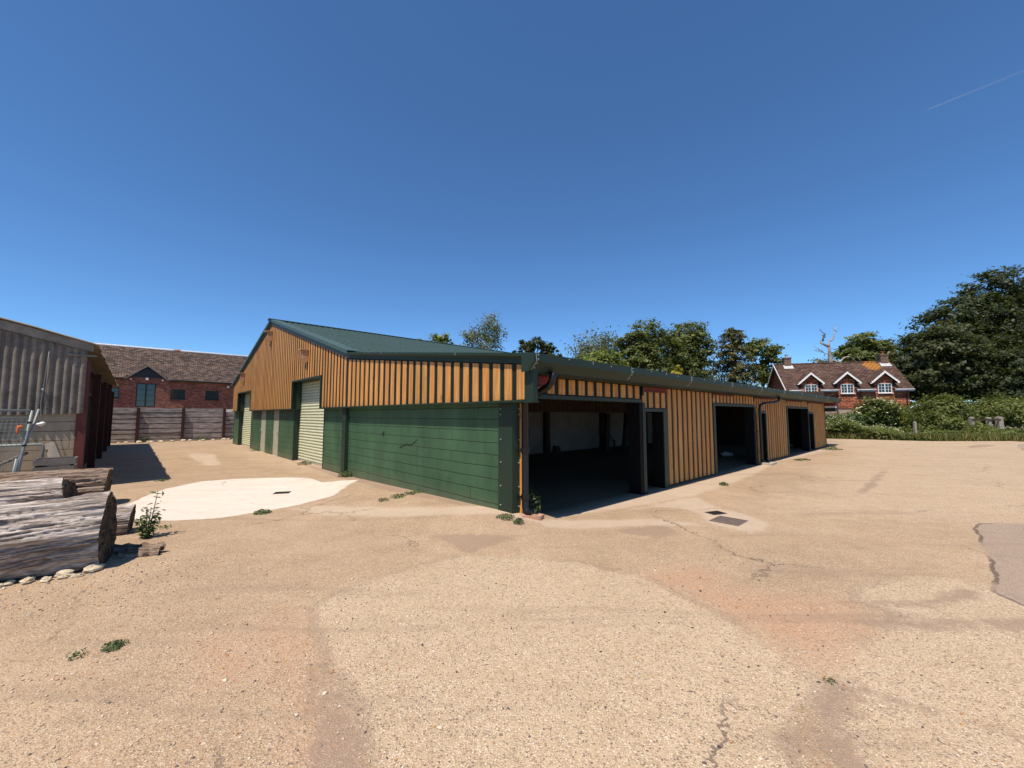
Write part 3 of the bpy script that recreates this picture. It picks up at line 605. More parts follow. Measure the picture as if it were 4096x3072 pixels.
tree('broad_tree', 'lighter topped broad tree between the dark oak and the conifer', [(23.5,53.0,12.0,2.3,1.7),(22.1,53.0,10.2,2.6,2.6),(24.4,53.0,10.2,2.0,2.6),(22.7,53.0,7.9,2.9,2.3),(23,54,9.5,2.5,2.4),(23,53,6.3,3,1.6)], (22.9, 53, 0), 16000, 0.18, M['leaf_oak'], 0.45, 0.18, 0.6, 0.5)
tree('open_tree', 'open crowned green tree with visible limbs just left of the brick house', [(33.6,54.0,10.5,1.8,1.1),(34.7,54.0,9.0,1.2,1.5),(33.1,54.0,7.4,1.5,0.9),(31.9,54.0,10.2,1.3,1.0),(34.8,54,6.6,1.4,1.2)], (33.2, 54, 0), 6500, 0.18, M['leaf_oak'], 0.3, 0.2, 0.45)
tree('chestnut_tree', 'rounded chestnut tree behind the brick house roof', [(54.0,62.0,12.7,2.3,1.4),(52.0,62.0,11.2,2.1,1.4),(56.2,62.0,11.5,2.2,1.7),(57.7,62.0,10.5,1.3,1.0),(54.2,62.0,10.1,3.4,1.5),(54,62,8.4,3.6,1.6)], (54.2, 62, 0), 11000, 0.24, M['leaf_oak'], 0.45, 0.19, 0.55, 0.45)
tree('scrubby_tree', 'small grey scrubby tree top beside the dead trunk', [(44.6,58.0,9.2,1.0,0.5),(46.0,58.0,9.0,0.7,0.4),(45,58,8.2,1.2,0.8)], (45, 58, 0), 1500, 0.16, M['leaf_grey'], 0.14, 0.3, 0.3)
tree('horse_chestnut_tree', 'leafy lighter horse chestnut standing right of the brick house', [(42.1,40.0,7.8,3.0,2.5),(40.5,40.0,5.6,2.3,1.8),(44.0,40.0,6.0,3.2,2.7),(43.0,40.0,9.0,2.0,1.8),(39.7,40.0,6.8,1.5,1.7),(42.5,41,4.2,2.6,1.6),(40.3,40,4.4,1.2,1.0)], (42.3, 40.4, 0), 34000, 0.145, M['leaf_chestnut'], 0.5, 0.16, 0.6, 0.45)
tree('towering_tree', 'towering dark tree at the right edge behind the horse chestnut', [(50.0,46.0,11.6,3.0,2.4),(52.9,46.0,13.7,2.8,2.9),(55.3,46.0,15.5,2.5,2.6),(58.0,46.0,16.2,2.7,2.7),(54.5,47,12.5,3.2,3.0),(59.4,46.0,12.2,3.7,4.2),(55.6,46.0,10.8,3.4,3.1),(52.9,46.0,9.3,3.1,2.8),(57,46,7.5,4,3),(61.5,46,16.5,2.6,2.6),(62,46,9,3.5,4)], (56, 46.5, 0), 50000, 0.16, M['leaf_dark'], 0.7, 0.16, 0.6, 0.45)
tree('yard_edge_tree', 'dark leafy tree low at the right edge beyond the fence posts', [(46.1,38.0,5.9,2.6,2.3),(48.5,38.0,7.0,2.6,2.8),(44.5,38.0,4.5,2.1,1.6),(47.6,38.0,4.2,2.3,1.9),(50.5,38,5,2.5,3.4),(46,38,2.8,2.6,1.6)], (47, 38.4, 0), 29000, 0.14, M['leaf_dark'], 0.45, 0.17, 0.6, 0.45)

def conifer():
    t = thing('conifer_tree', 'dark olive conifer with drooping sprays and a pointed top', 'tree', (25.2, 46, 0))
    Cs, Ns, Rs = [], [], []
    for k in range(230):
        h = 3.2 + 8.2 * (k / 230) ** 0.9
        fr = (11.9 - h) / 8.7
        ln = (0.45 + 2.9 * fr ** 0.62) * random.uniform(0.75, 1.12); a = random.uniform(0, 6.283)
        m = int(60 * (0.35 + fr)); s = rng.random(m) ** 0.7
        d = np.array([math.cos(a), math.sin(a), 0])
        P = np.outer(s * ln, d) + np.array([0, 0, h]) + rng.normal(size=(m, 3)) * np.array([0.17, 0.17, 0.09]) * (0.6 + fr)
        P[:, 2] += 0.25 * ln * s - 0.30 * ln * s ** 2
        Cs.append(P); Ns.append(np.tile(d * 0.5 + np.array([0, 0, 0.8]), (m, 1)) + rng.normal(size=(m, 3)) * 0.4)
        Rs.append(random.random() * 0.5 + rng.random(m) * 0.5)
    C = np.concatenate(Cs)
    leaf_mesh('crown', C, np.concatenate(Ns), 0.16 * (0.6 + 0.8 * rng.random(len(C))), np.concatenate(Rs), M['leaf_conifer'], t, 0.4)
    mb = MB(); mb.tube([(0, 0, -0.2), (0, 0, 6), (0, 0, 11.6)], [0.35, 0.22, 0.03], 8); mb.build('trunk', M['bark'], t, True)
conifer()
tree('golden_conifer', 'small golden yellow conifer top showing over the fascia', [(18.0,44.0,6.3,0.5,0.55),(18,44,5.5,0.9,0.8),(18.1,44,6.8,0.18,0.35)], (18, 44, 0), 1800, 0.12, M['leaf_gold'], 0.1, 0.22, 0.4)

def dead_tree():
    t = thing('dead_tree', 'bare bleached dead tree behind the house roof', 'tree', (45.0, 55, 0))
    mb = MB()
    def X(px, py): return ((px - 2048) / 1627 * 55 - 45.0, 0.0, 1.65 + (1660 - py) / 1627 * 55)
    q = lambda x, y: X(3100 + x / 3.6867, 1200 + y / 3.6867)
    mb.tube([(0.3, 0.1, -0.2), (0.2, 0, 5), q(850, 920), q(845, 780), q(842, 690), q(852, 600)], [0.45, 0.36, 0.26, 0.19, 0.15, 0.08], 9)
    mb.build('trunk', M['deadwood'], t, True)
    mb = MB()
    def br(pts, r0, r1, wig=0.0):
        P = [q(*p) for p in pts]; P = [(p[0], p[1] + wig * i, p[2]) for i, p in enumerate(P)]
        n = len(P); mb.tube(P, [.72 * (r0 + (r1 - r0) * i / (n - 1)) for i in range(n)], 7)
    br([(845, 675), (790, 650), (740, 620), (750, 600), (790, 575), (825, 553)], 0.24, 0.06, 0.1)
    br([(760, 595), (750, 560), (760, 520), (750, 500)], 0.17, 0.09, -0.1)
    br([(755, 510), (790, 495), (740, 470), (700, 440), (690, 400)], 0.10, 0.05, -0.1)
    br([(790, 550), (792, 520), (785, 480)], 0.09, 0.03)
    br([(790, 500), (815, 487), (845, 485)], 0.05, 0.015)
    br([(740, 505), (705, 490)], 0.04, 0.01)
    br([(860, 600), (900, 580), (940, 540), (950, 500), (980, 450), (985, 420), (1000, 395), (1022, 360)], 0.15, 0.06, 0.1)
    br([(975, 455), (940, 430), (920, 410), (895, 405)], 0.05, 0.015)
    for pts in ([(825, 800), (780, 775), (730, 760), (680, 750), (640, 735), (600, 715)], [(740, 765), (700, 720), (660, 700), (630, 660), (615, 640)], [(690, 750), (680, 690), (685, 650)], [(760, 770), (720, 720), (740, 690)], [(660, 740), (640, 700)], [(700, 735), (740, 735), (770, 715)],
                [(830, 830), (790, 820), (770, 825)], [(870, 700), (900, 710), (940, 735)], [(650, 735), (610, 735)], [(830, 690), (800, 685), (770, 680)]):
        br(pts, 0.055, 0.012, 0.05)
    br([(870, 880), (1000, 920), (1060, 870), (1120, 835), (1200, 820), (1260, 830), (1300, 860), (1380, 890)], 0.20, 0.07, 0.2)
    br([(1250, 830), (1290, 880), (1300, 900)], 0.1, 0.05)
    mb.build('branch', M['deadwood'], t, True)
dead_tree()

# bank of brambles and bushes in front of the house
def heap_z(x, y):
    e = np.clip((y - (26.4 - 0.05 * (x - 22)) - 0.9 * np.sin(x * 0.5)) / 3.2, 0, 1)
    return 0.12 + e * (0.82 + 0.30 * np.sin(x * 0.9 + y * 0.4) + 0.22 * np.sin(x * 2.1 - y)) * np.where(x > 32.5, np.clip(1 - (x - 32.5) / 3.5, 0.45, 1), 1)
def brambles():
    n = 70000
    x = rng.uniform(19.5, 42, n); y = 26.0 + 8.5 * rng.random(n) ** 1.5
    ok = (y > 27.76 - 0.62 * (x - 23.7)) & ~((x > 31.2) & (y < 26.6)) & ~((x > 33.4) & (y < 28.4 + 0.3 * (x - 34)))
    x, y = x[ok], y[ok]; n = len(x)
    z = heap_z(x, y) * (0.35 + 0.65 * rng.random(n) ** 0.5) + rng.normal(size=n) * 0.05
    P = np.stack([x, y, np.maximum(z, 0.03)], 1)
    N = np.stack([rng.normal(size=n) * 0.5, rng.normal(size=n) * 0.5 - 0.4, 0.75 + rng.normal(size=n) * 0.3], 1)
    clump = 0.5 + 0.5 * np.sin(x * 1.3 + 2 * np.sin(y * 0.9)) * np.sin(y * 1.7 + x * 0.4)
    o = leaf_mesh('undergrowth', P, N, 0.088 * (0.5 + 1.0 * rng.random(n)), clump * 0.45 + rng.random(n) * 0.55, M['leaf_bramble'])
    tag(o, 'tangled green brambles and nettles along the far edge of the yard', 'undergrowth', kind='stuff')
    n = 16000
    x = rng.uniform(19.5, 41, n); e = 27.76 - 0.62 * (x - 23.7)
    y = np.maximum(np.maximum(e, np.where(x < 31.5, 25.85, 25.2 + 0.35 * (x - 32))), 25.1) + 0.05 + rng.random(n) * np.where(x > 31.5, 3.5, 1.3)
    h = 0.12 + 0.2 * rng.random(n)
    P = np.stack([x, y, h * 0.7], 1); N = np.stack([rng.normal(size=n), rng.normal(size=n), rng.normal(size=n) * 0.2], 1)
    up = np.stack([rng.normal(size=n) * 0.3, rng.normal(size=n) * 0.3, np.ones(n)], 1)
    o = leaf_mesh('grass', P, N, h, rng.random(n), M['grassblade'], None, 0.12, up)
    tag(o, 'rough yellowing grass at the edge of the concrete', 'grass', kind='stuff')
    n = 900
    x = np.concatenate([rng.uniform(20, 28, 420), rng.uniform(31, 38, 330), rng.uniform(36, 41, 150)]); y = np.concatenate([rng.uniform(28.2, 30.5, 420), rng.uniform(29.5, 32, 330), rng.uniform(30, 33, 150)])
    z = heap_z(x, y) + 0.06 + rng.random(n) * 0.16
    P = np.stack([x, y, z], 1); N = np.stack([rng.normal(size=n) * 0.3, rng.normal(size=n) * 0.3 - 0.3, np.ones(n)], 1)
    o = leaf_mesh('wildflowers', P, N, 0.03 * (0.6 + 0.8 * rng.random(n)), rng.random(n), M['blossom'], None, 0.9)
    tag(o, 'white cow parsley heads dotted through the undergrowth', 'wildflowers', kind='stuff')
brambles()

def shrub(name, label, lobes, base, n, leaf, mat, blossoms=0):
    t = thing(name, label, 'shrub', base)
    L = [(x - base[0], y - base[1], z, rx, rz) for x, y, z, rx, rz in lobes]
    C, Nn, Rr = crown_points(L, n, 0.22, 0.4, 0.6, 45)
    C[:, 2] = np.maximum(C[:, 2], 0.1)
    leaf_mesh('foliage', C, Nn, leaf * (0.6 + 0.8 * rng.random(len(C))), Rr, mat, t)
    mb = MB()
    for x, y, z, rx, rz in L:
        for k in range(5):
            a = random.uniform(0, 6.28)
            mb.tube([(x * 0.3, y * 0.3, -0.1), (x * 0.8, y * 0.8, z * 0.6), (x + math.cos(a) * rx * 0.7, y + math.sin(a) * rx * 0.7, z + rz * 0.4)], [0.05, 0.035, 0.01], 5)
    mb.build('stems', M['bark'], t, True)
    if blossoms:
        C, Nn, Rr = crown_points(L, blossoms, 0.12, 0.95, 0.6, 6)
        f = (Nn[:, 2] > 0.1) & (C[:, 1] < 0.5)
        leaf_mesh('blossom', C[f], np.array([0, -0.4, 1.0]) + rng.normal(size=(f.sum(), 3)) * 0.2, 0.075 * (0.6 + 0.8 * rng.random(f.sum())), Rr[f], M['blossom'], t, 0.9)
    return t
shrub('elder_shrub', 'elder bush covered in flat cream blossom below the house windows', [(27.8,31.0,2.15,1.1,0.7),(27.0,31.0,1.8,0.7,0.5),(28.3,31,1.5,0.9,0.7)], (27.7, 31, 0), 8500, 0.09, M['bushyellow'], 620)
shrub('spreading_shrub', 'spreading green bush left of the weathered fence posts', [(31.9,30.4,2.0,1.4,1.0),(33.2,31.0,1.9,1.2,0.9),(30.2,29.9,1.3,1.0,0.6),(30.6,29.2,1.0,1.1,0.6),(32.2,30.3,2.5,0.8,0.6)], (31.2, 30.4, 0), 14000, 0.088, M['leaf_bramble'])
shrub('hedge_shrub', 'dark overgrown bush behind the weathered fence posts', [(39.2,33.0,2.0,2.0,0.9),(40.8,33.0,1.9,1.3,0.9),(37.2,33,1.5,1.4,0.8),(35.7,33,1.3,1.2,0.6)], (38, 33.2, 0), 15000, 0.092, M['leaf_bramble'])
shrub('low_shrub', 'low pale green bush spilling beneath the house plinth', [(24.3,31.2,1.0,1.3,0.6),(25.9,31.4,1.15,1.2,0.6),(22.6,31,0.9,1.2,0.5)], (24.4, 31.4, 0), 8000, 0.085, M['leaf_weed'])
shrub('thicket_shrub', 'dense thicket between the elder blossom and the spreading bush', [(29.6,32.6,1.3,1.5,0.8),(33.8,33,1.5,1.6,0.8),(31.5,33,1.5,1.6,0.7)], (31, 33, 0), 12000, 0.095, M['leaf_oak'])

# weathered post and rail fence in the brambles
fn = thing('rail_fence', 'short weathered post and rail fence half buried in brambles', 'fence', (32.5, 28.2, 0))
for x, zt, w in ((31.74, 1.50, 0.10), (32.92, 1.47, 0.10), (33.65, 1.52, 0.15), (27.8, 1.18, 0.07)):
    mb = MB(); X = x - 32.5
    mb.prism([(X - w, -w * .8, -.2), (X + w * .9, -w, -.2), (X + w, w, -.2), (X - w * .9, w, -.2)], [(X - w * .95, -w * .8, zt - .03), (X + w * .9, -w * .9, zt), (X + w * .9, w, zt + .02), (X - w * .9, w, zt - .01)])
    mb.build('post', M['fencewood'], fn)
for zr in (1.34,):
    mb = MB(); mb.prism([(-.85, -.13, zr - .05), (1.15, -.13, zr - .07), (1.15, -.09, zr - .07), (-.85, -.09, zr - .05)], [(-.85, -.13, zr + .05), (1.15, -.13, zr + .03), (1.15, -.09, zr + .03), (-.85, -.09, zr + .05)])
    mb.build('rail', M['darkwood'], fn)

# small dark bird on the verge
bd = thing('bird', 'dark bird with a pale underside standing upright on the grass verge', 'bird', (37.87, 30.48, 0), R(200))
mb = MB(); mb.tube([(0.22, 0, 0.06), (0.14, 0, 0.13), (0.02, 0, 0.24), (-0.05, 0, 0.36), (-0.06, 0, 0.43), (-0.05, 0, 0.48)], [0.02, 0.07, 0.115, 0.075, 0.055, 0.02], 10)
mb.tube([(-0.09, 0, 0.44), (-0.16, 0, 0.43)], [0.02, 0.003], 6)
mb.build('body', M['bird'], bd, True)
mb = MB(); mb.blob((-0.045, 0, 0.17), 0.075, 0.08, 0.09, rough=0.05); mb.build('belly', M['offwhite'], bd, True)
for s in (-.04, .04):
    mb = MB(); mb.tube([(0, s, 0.14), (0.01, s, 0.0), (-0.06, s, 0.005)], 0.01, 5); mb.build('leg', M['bird'], bd)

# ------------------------------------------------------------------ the long timber clad barn
barn = thing('timber_clad_barn', 'long low barn clad in honey coloured boards over a green painted block wall', 'barn', (OX, OY, 0), AX)
def zroof(v): return 5.717 - 0.272 * abs(v - 14.7)
def zlow(v): return 2.532 + (v + 1.0) * 0.1148
def gtop(v): return (2.397 + (v + 0.69) * 0.1123) if v < 6.2 else zroof(v) - 0.165
RD = [(8.23, 11.24, 2.85), (18.38, 21.61, 2.83)]
END = 22.6
# block wall
mb = MB()
for a, b in ((-0.25, 8.27), (11.4, 13.56), (14.37, 15.75), (16.61, 18.73), (21.87, 23.5)):
    mb.box(-.27, -.05, a, b, -.15, 1.90)
for a, b in ((13.56, 14.37), (15.75, 16.61)): mb.box(-.27, -.05, a, b, 1.86, 1.90)
mb.box(-.272, -.262, -0.0, 8.2, 1.775, 1.786)
mb.box(-.27, END, 23.28, 23.5, -.15, 1.90)
mb.build('block_wall', M['block'], barn)
# small fittings on the block wall
mb = MB(); mb.tube([(-.275, 4.16, 1.24), (-.30, 4.16, 1.23), (-.305, 4.16, 1.19), (-.285, 4.16, 1.16)], .012, 6); mb.box(-.282, -.27, 4.13, 4.19, 1.21, 1.27)
mb.build('wall_ring', M['greenmetal'], barn)
mb = MB(); mb.tube([(-.272, 3.35, .93), (-.276, 3.3, .95), (-.276, 3.1, 1.02), (-.276, 2.85, 1.03), (-.274, 2.72, 1.08), (-.27, 2.62, 1.14)], .007, 5)
mb.build('wall_cable', M['greenmetal'], barn)
mb = MB(); mb.box(-.37, -.272, 6.27, 6.51, -.1, 1.845); mb.build('steel_column', M['greenmetal'], barn)
# sheeting behind the gable boards
mb = MB()
def seg(a, b, z0):
    cuts = sorted({a, b, *[c for c in (6.2, 14.7) if a < c < b]})
    for p, q in zip(cuts, cuts[1:]): mb.boxyz(-.398, -.275, p, q, z0, gtop(p + 1e-6) + (.05 if p < 6.2 else .06), gtop(q - 1e-6) + (.05 if q <= 6.2 else .06))
seg(-.73, RD[0][0], 1.86); seg(RD[0][0], RD[0][1], RD[0][2]); seg(RD[0][1], RD[1][0], 1.86); seg(RD[1][0], RD[1][1], RD[1][2]); seg(RD[1][1], 23.1, 1.86)
mb.build('backing_sheet', M['backing'], barn)
def gable_boards(name, v0, v1, pitch, width, th):
    mb = MB(); v = v0
    while v + width <= v1 + 1e-6:
        z0 = 1.878
        for a, b, t in RD:
            if a - .06 < v + width / 2 < b + .06: z0 = t + .035
        w = width + random.uniform(-.006, .006); du = random.uniform(-.002, .002)
        za = gtop(v) + random.uniform(-.008, .004); zb = gtop(v + w) if not (v < 14.7 < v + w) else gtop(v)
        mb.boxyz(-.398 - th + du, -.3985, v, v + w, z0 + random.uniform(-.006, .004), za, zb, 0, random.random())
        if v < 7:      # screw heads
            for q in (v + .035, v + w - .035):
                for zz in (z0 + .09, za - .06): mb.box(-.4025 - th + du, -.397 - th, q - .006, q + .006, zz - .006, zz + .006, 1)
        v += pitch
    mb.build(name, [M['board'], M['steel']], barn)
gable_boards('gable_cladding', 6.23, 23.06, 0.249, 0.138, .008)
gable_boards('low_cladding', -.70, 6.17, 0.2745, 0.163, .012)
# trims around the cladding and the doorways
mb = MB()
for a, b in ((-.735, RD[0][0] - .05), (RD[0][1] + .05, RD[1][0] - .05), (RD[1][1] + .05, 23.12)):
    mb.box(-.455, -.275, a, b, 1.842, 1.857); mb.box(-.455, -.43, a, b, 1.858, 1.875)
for (a, b, t), (wa, wb) in zip(RD, ((8.27, 11.4), (18.73, 21.87))):
    mb.box(-.44, -.05, a - .05, a, 1.84, t + .03); mb.box(-.44, -.05, b, b + .05, 1.84, t + .03)
    mb.box(-.44, -.05, a + .001, b - .001, t - .02, t + .028)
    mb.box(-.282, -.04, wa - .045, wa - .002, -.1, 1.838); mb.box(-.282, -.04, wb + .002, wb + .06, -.1, 1.838)
    mb.box(-.274, -.06, wb - .02, wb + .001, -.1, 1.9)
mb.box(-.437, -.33, -.90, -.732, 1.845, 2.31); mb.box(-.46, -.32, -.915, -.738, 1.83, 1.847)
mb.box(-.30, -.10, 23.12, 23.2, 1.86, 3.25)
mb.build('edge_trim', M['greenmetal'], barn)
# corner cover of folded metal with fixing bolts
mb = MB(); mb.box(-.283, -.125, -.30, .03, -.1, 1.838)
for zz in (1.75, 1.66, 1.26, .90, .53, .23):
    for p in ((-.285, .0 - .035), (-.285, -.02)):
        pass
    mb.tube([(-.282, -.035, zz), (-.296, -.035, zz)], .011, 6, 1); mb.tube([(-.145, -.298, zz), (-.145, -.313, zz)], .011, 6, 1)
mb.build('corner_cover', [M['greenmetal'], M['steel']], barn)
mb = MB(); mb.box(-.122, -.094, -.345, -.30, -.05, 1.84, 0, .3); mb.build('corner_batten', M['board'], barn)
# roller doors
for (a, b, t), (wa, wb) in zip(RD, ((8.27, 11.4), (18.73, 21.87))):
    mb = MB(); n = 29; z0, z1 = .06, t + .08
    prof = []
    for k in range(n):
        for q in range(5):
            s = q / 5; prof.append((-.085 - .022 * math.sin(math.pi * min(1, s * 1.12)), z0 + (z1 - z0) * (k + s) / n))
    for (ua, za), (ub, zb) in zip(prof, prof[1:]):
        mb.face([(ua, wa - .25, za), (ub, wa - .25, zb), (ub, wb + .25, zb), (ua, wb + .25, za)])
    o = mb.build('roller_door', M['roller'], barn)
    mb = MB(); mb.box(-.105, -.06, wa - .2, wb + .2, -.03, .062); mb.build('bottom_rail', M['steel'], o)
for a, b in ((13.56, 14.37), (15.75, 16.61)):
    mb = MB(); mb.box(-.262, -.215, a + .003, b - .003, -.04, 1.858)
    for zz in (.3, .95, 1.6): mb.box(-.272, -.26, b - .035, b - .01, zz - .05, zz + .05, 1)
    o = mb.build('door', [M['doorpaint'], M['steel']], barn)
    mb = MB(); hv = a + .1 if a < 15 else b - .12
    mb.box(-.27, -.262, hv - .025, hv + .025, .88, 1.04); mb.tube([(-.27, hv, .98), (-.32, hv, .98)], .012, 7); mb.tube([(-.318, hv, .98), (-.318, hv + (.13 if a < 15 else -.13), .98)], .011, 7); mb.tube([(-.262, hv, .80), (-.275, hv, .80)], .022, 8)
    mb.build('handle', M['steel'], o)
# main roof
def slope(va, vb, name):
    mb = MB()
    za, zb = zroof(va), zroof(vb)
    mb.hexa([(-.50, va, za - .05), (END + .3, va, za - .05), (END + .3, vb, zb - .05), (-.50, vb, zb - .05), (-.50, va, za), (END + .3, va, za), (END + .3, vb, zb), (-.50, vb, zb)])
    k = -.08
    while k < END + .25:
        w = .034; h = .042
        mb.prism([(k - w, va, za), (k + w, va, za), (k + w * .85, va, za + h), (k - w * .85, va, za + h)], [(k - w, vb, zb), (k + w, vb, zb), (k + w * .85, vb, zb + h), (k - w * .85, vb, zb + h)])
        for s in (.08, .3, .52, .74, .95):
            v = va + (vb - va) * s; mb.box(k - .012, k + .012, v - .012, v + .012, zroof(v) + h - .002, zroof(v) + h + .008, 1)
        k += .25
    mb.build(name, [M['roofmetal'], M['greenmetal']], barn)
slope(6.0, 14.7, 'roof'); slope(23.4, 14.7, 'roof')
mb = MB()
for s in (-1, 1):
    mb.prism([(-.56, 14.7, 5.795), (-.56, 14.7 + s * .22, 5.74), (-.56, 14.7 + s * .22, 5.725), (-.56, 14.7, 5.77)], [(END + .32, 14.7, 5.795), (END + .32, 14.7 + s * .22, 5.74), (END + .32, 14.7 + s * .22, 5.725), (END + .32, 14.7, 5.77)])
    k = -.13
    while k < END: mb.box(k - .07, k + .07, 14.7 + s * .19 - .015, 14.7 + s * .19 + .015, 5.672, 5.71, 1); k += .25
mb.build('ridge_cap', [M['roofmetal'], M['blackpaint']], barn)
mb = MB()
for va in (5.99, 23.41):
    za, zb = zroof(va), zroof(14.7)
    f = lambda v, z: [(-.50, v, z - .055), (-.505, v, z + .05), (-.15, v, z + .056), (-.15, v, z + .045), (-.49, v, z + .035), (-.485, v, z - .055)]
    mb.prism(f(va, za), f(14.7, zb))
    g = lambda v, z: [(-.436, v, z - .175), (-.436, v, z - .03), (-.421, v, z - .03), (-.421, v, z - .175)]
    mb.prism(g(va, za), g(14.7, zb))
    n = 18
    for q in range(n):
        v = va + (14.7 - va) * (q + .5) / n; mb.box(-.26, -.24, v - .012, v + .012, zroof(v) + .05, zroof(v) + .064, 1); mb.box(-.443, -.435, v - .012, v + .012, zroof(v) - .11, zroof(v) - .09, 1)
mb.build('verge_flashing', [M['roofmetal'], M['blackpaint']], barn)
# low roof and its folded fascia
mb = MB(); mb.hexa([(-.49, -.99, 2.49), (END + .98, -.99, 2.49), (END + .98, 6.02, 3.29), (-.49, 6.02, 3.29), (-.49, -.99, 2.522), (END + .98, -.99, 2.522), (END + .98, 6.02, 3.325), (-.49, 6.02, 3.325)])
mb.build('low_roof', M['roofmetal'], barn)
mb = MB()
FV = -1.0
def fprof(u): return [(u, FV, 2.535), (u, FV, 2.418), (u, FV + .115, 2.282), (u, FV + .13, 2.29), (u, FV + .025, 2.425), (u, FV + .02, 2.535)]
mb.prism(fprof(-.505), fprof(END + 1.0))
mb.box(-.40, END + .98, FV + .12, -.46, 2.268, 2.278)
for q0, q1 in ((-.522, -.504), (END + 1.0, END + 1.02)):
    mb.prism([(q0, FV - .005, 2.535), (q0, FV - .005, 2.418), (q0, FV + .115, 2.276), (q0, FV + .25, 2.276), (q0, FV + .25, 2.562)], [(q1, FV - .005, 2.535), (q1, FV - .005, 2.418), (q1, FV + .115, 2.276), (q1, FV + .25, 2.276), (q1, FV + .25, 2.562)])
def dot(u, v, z): mb.box(u - .008, u + .008, v - .008, v + .001, z - .008, z + .008, 1)
u = -.48
while u < END + .9:
    mb.prism([(u, FV - .003, 2.53), (u + .010, FV - .003, 2.53), (u + .030, FV - .003, 2.418), (u + .020, FV - .003, 2.418)], [(u, FV + .001, 2.53), (u + .010, FV + .001, 2.53), (u + .030, FV + .001, 2.418), (u + .020, FV + .001, 2.418)], 1)
    mb.prism([(u + .020, FV - .003, 2.418), (u + .030, FV - .003, 2.418), (u + .012, FV + .095, 2.302), (u + .004, FV + .095, 2.302)], [(u + .020, FV + .004, 2.418), (u + .030, FV + .004, 2.418), (u + .012, FV + .102, 2.302), (u + .004, FV + .102, 2.302)], 1)
    for zz in (2.51, 2.45): dot(u + .055, FV, zz)
    for zz in (2.39, 2.33): dot(u + .05, FV + (2.418 - zz) * .85, zz)
    q = u + 1.37; mb.box(q, q + .007, FV - .004, FV + .001, 2.48, 2.53, 1); dot(u + .75, FV, 2.505); dot(u + 1.9, FV, 2.49)
    u += 2.56
mb.build('front_fascia', [M['greenmetal'], M['sealant']], barn)
mb = MB()
def gp(v): z = zlow(v); return [(-.50, v, z), (-.50, v, z - .045), (-.43, v, z - .085), (-.385, v, z - .085), (-.385, v, z - .06), (-.485, v, z - .03), (-.485, v, z)]
mb.prism(gp(-.76), gp(6.0))
h = lambda v: [(-.436, v, zlow(v) - .155), (-.436, v, zlow(v) - .08), (-.421, v, zlow(v) - .08), (-.421, v, zlow(v) - .155)]
mb.prism(h(-.76), h(6.0))
for q in (.95, 3.9): mb.box(-.504, -.50, q, q + .006, zlow(q) - .05, zlow(q), 1)
mb.build('gable_fascia', [M['greenmetal'], M['sealant']], barn)
# front wall: panels, headers and openings
hdr = [(0.02, 3.30, 1.925), (3.32, 4.45, 1.735), (4.45, 7.16, .02), (7.16, 10.72, 1.925), (10.72, 11.93, 1.722), (11.93, 14.66, .02), (14.66, 18.32, 1.94), (18.32, 19.37, 1.715), (19.37, 22.02, .02)]
red = [(3.41, 4.49, 2.155), (7.2, 8.76, 2.215), (10.75, 12.96, 2.215), (14.68, 17.23, 2.215), (18.38, 21.57, 2.215), (0.0, 0.24, 2.1)]
mb = MB()
for a, b, z0 in hdr: mb.box(a + .001, b - .001, -.470, -.41, z0, 2.26)
mb.build('front_backing', M['backing'], barn)
def in_red(x):
    for a, b, z in red:
        if a - .02 < x < b: return z
    return None
mb = MB()
for a, b, z0 in hdr:
    n = max(3, int(round((b - a) / .268))); p = (b - a) / n
    for k in range(n):
        v0 = a + p * k + .03 + (.035 if z0 < .1 else .02); w = p * .62
        zt = in_red(v0 + w / 2) or 2.258
        zb = z0 + (.075 if z0 > 1 else .03)
        if zt - zb < .03: continue
        d = random.uniform(-.003, .003)
        mb.box(v0, v0 + w, -.488 + d, -.4705, zb + random.uniform(-.004, .004), zt, 0, random.random())
        for q in (v0 + .03, v0 + w - .03):
            for zz in ((zb + .07, zt - .07) if z0 > 1 else (zb + .1, 1.0, zt - .08)): mb.box(q - .006, q + .006, -.493 + d, -.486, zz - .006, zz + .006, 1)
mb.build('front_cladding', [M['board'], M['steel']], barn)
mb = MB()
for a, b, z0 in hdr:
    if z0 > 1: mb.box(a + .002, b - .002, -.505, -.30, z0 - .012, z0 + .012); mb.box(a + .002, b - .002, -.505, -.498, z0 + .0125, z0 + .05)
    else: mb.box(a + .002, b - .002, -.505, -.40, -.02, .035)
for a, b, zt in ((4.26, 4.45, 1.72), (7.165, 7.31, 1.91), (11.87, 11.975, 1.708), (14.665, 14.8, 1.925), (19.31, 19.41, 1.70), (21.97, 22.04, 2.25)):
    mb.box(a, b, -.508, -.485, -.02, zt); mb.box(a, b, -.484, -.22, -.02, zt, 1)
    for zz in (.35, .8, 1.25): mb.box((a + b) / 2 - .012, (a + b) / 2 + .012, -.513, -.507, zz - .006, zz + .006, 1)
mb.build('front_trim', [M['greenmetal'], M['blacksteel']], barn)
for a, b, zt in ((3.205, 3.44, 1.91), (10.56, 10.75, 1.91), (18.20, 18.36, 1.925)):
    mb = MB(); mb.box(a, b - .06, -.505, -.22, -.02, zt, 1); mb.box(b - .055, b, -.515, -.23, -.02, zt); mb.box(a + .12 if b - a > .2 else a + .07, b - .062, -.515, -.506, -.02, zt); mb.box(a - .04, b + .01, -.54, -.2, -.02, .012, 1)
    for zz in (.35, .8, 1.25): mb.box(b - .13, b - .105, -.52, -.514, zz - .006, zz + .006, 1)
    mb.build('steel_post', [M['greenmetal'], M['blacksteel']], barn)
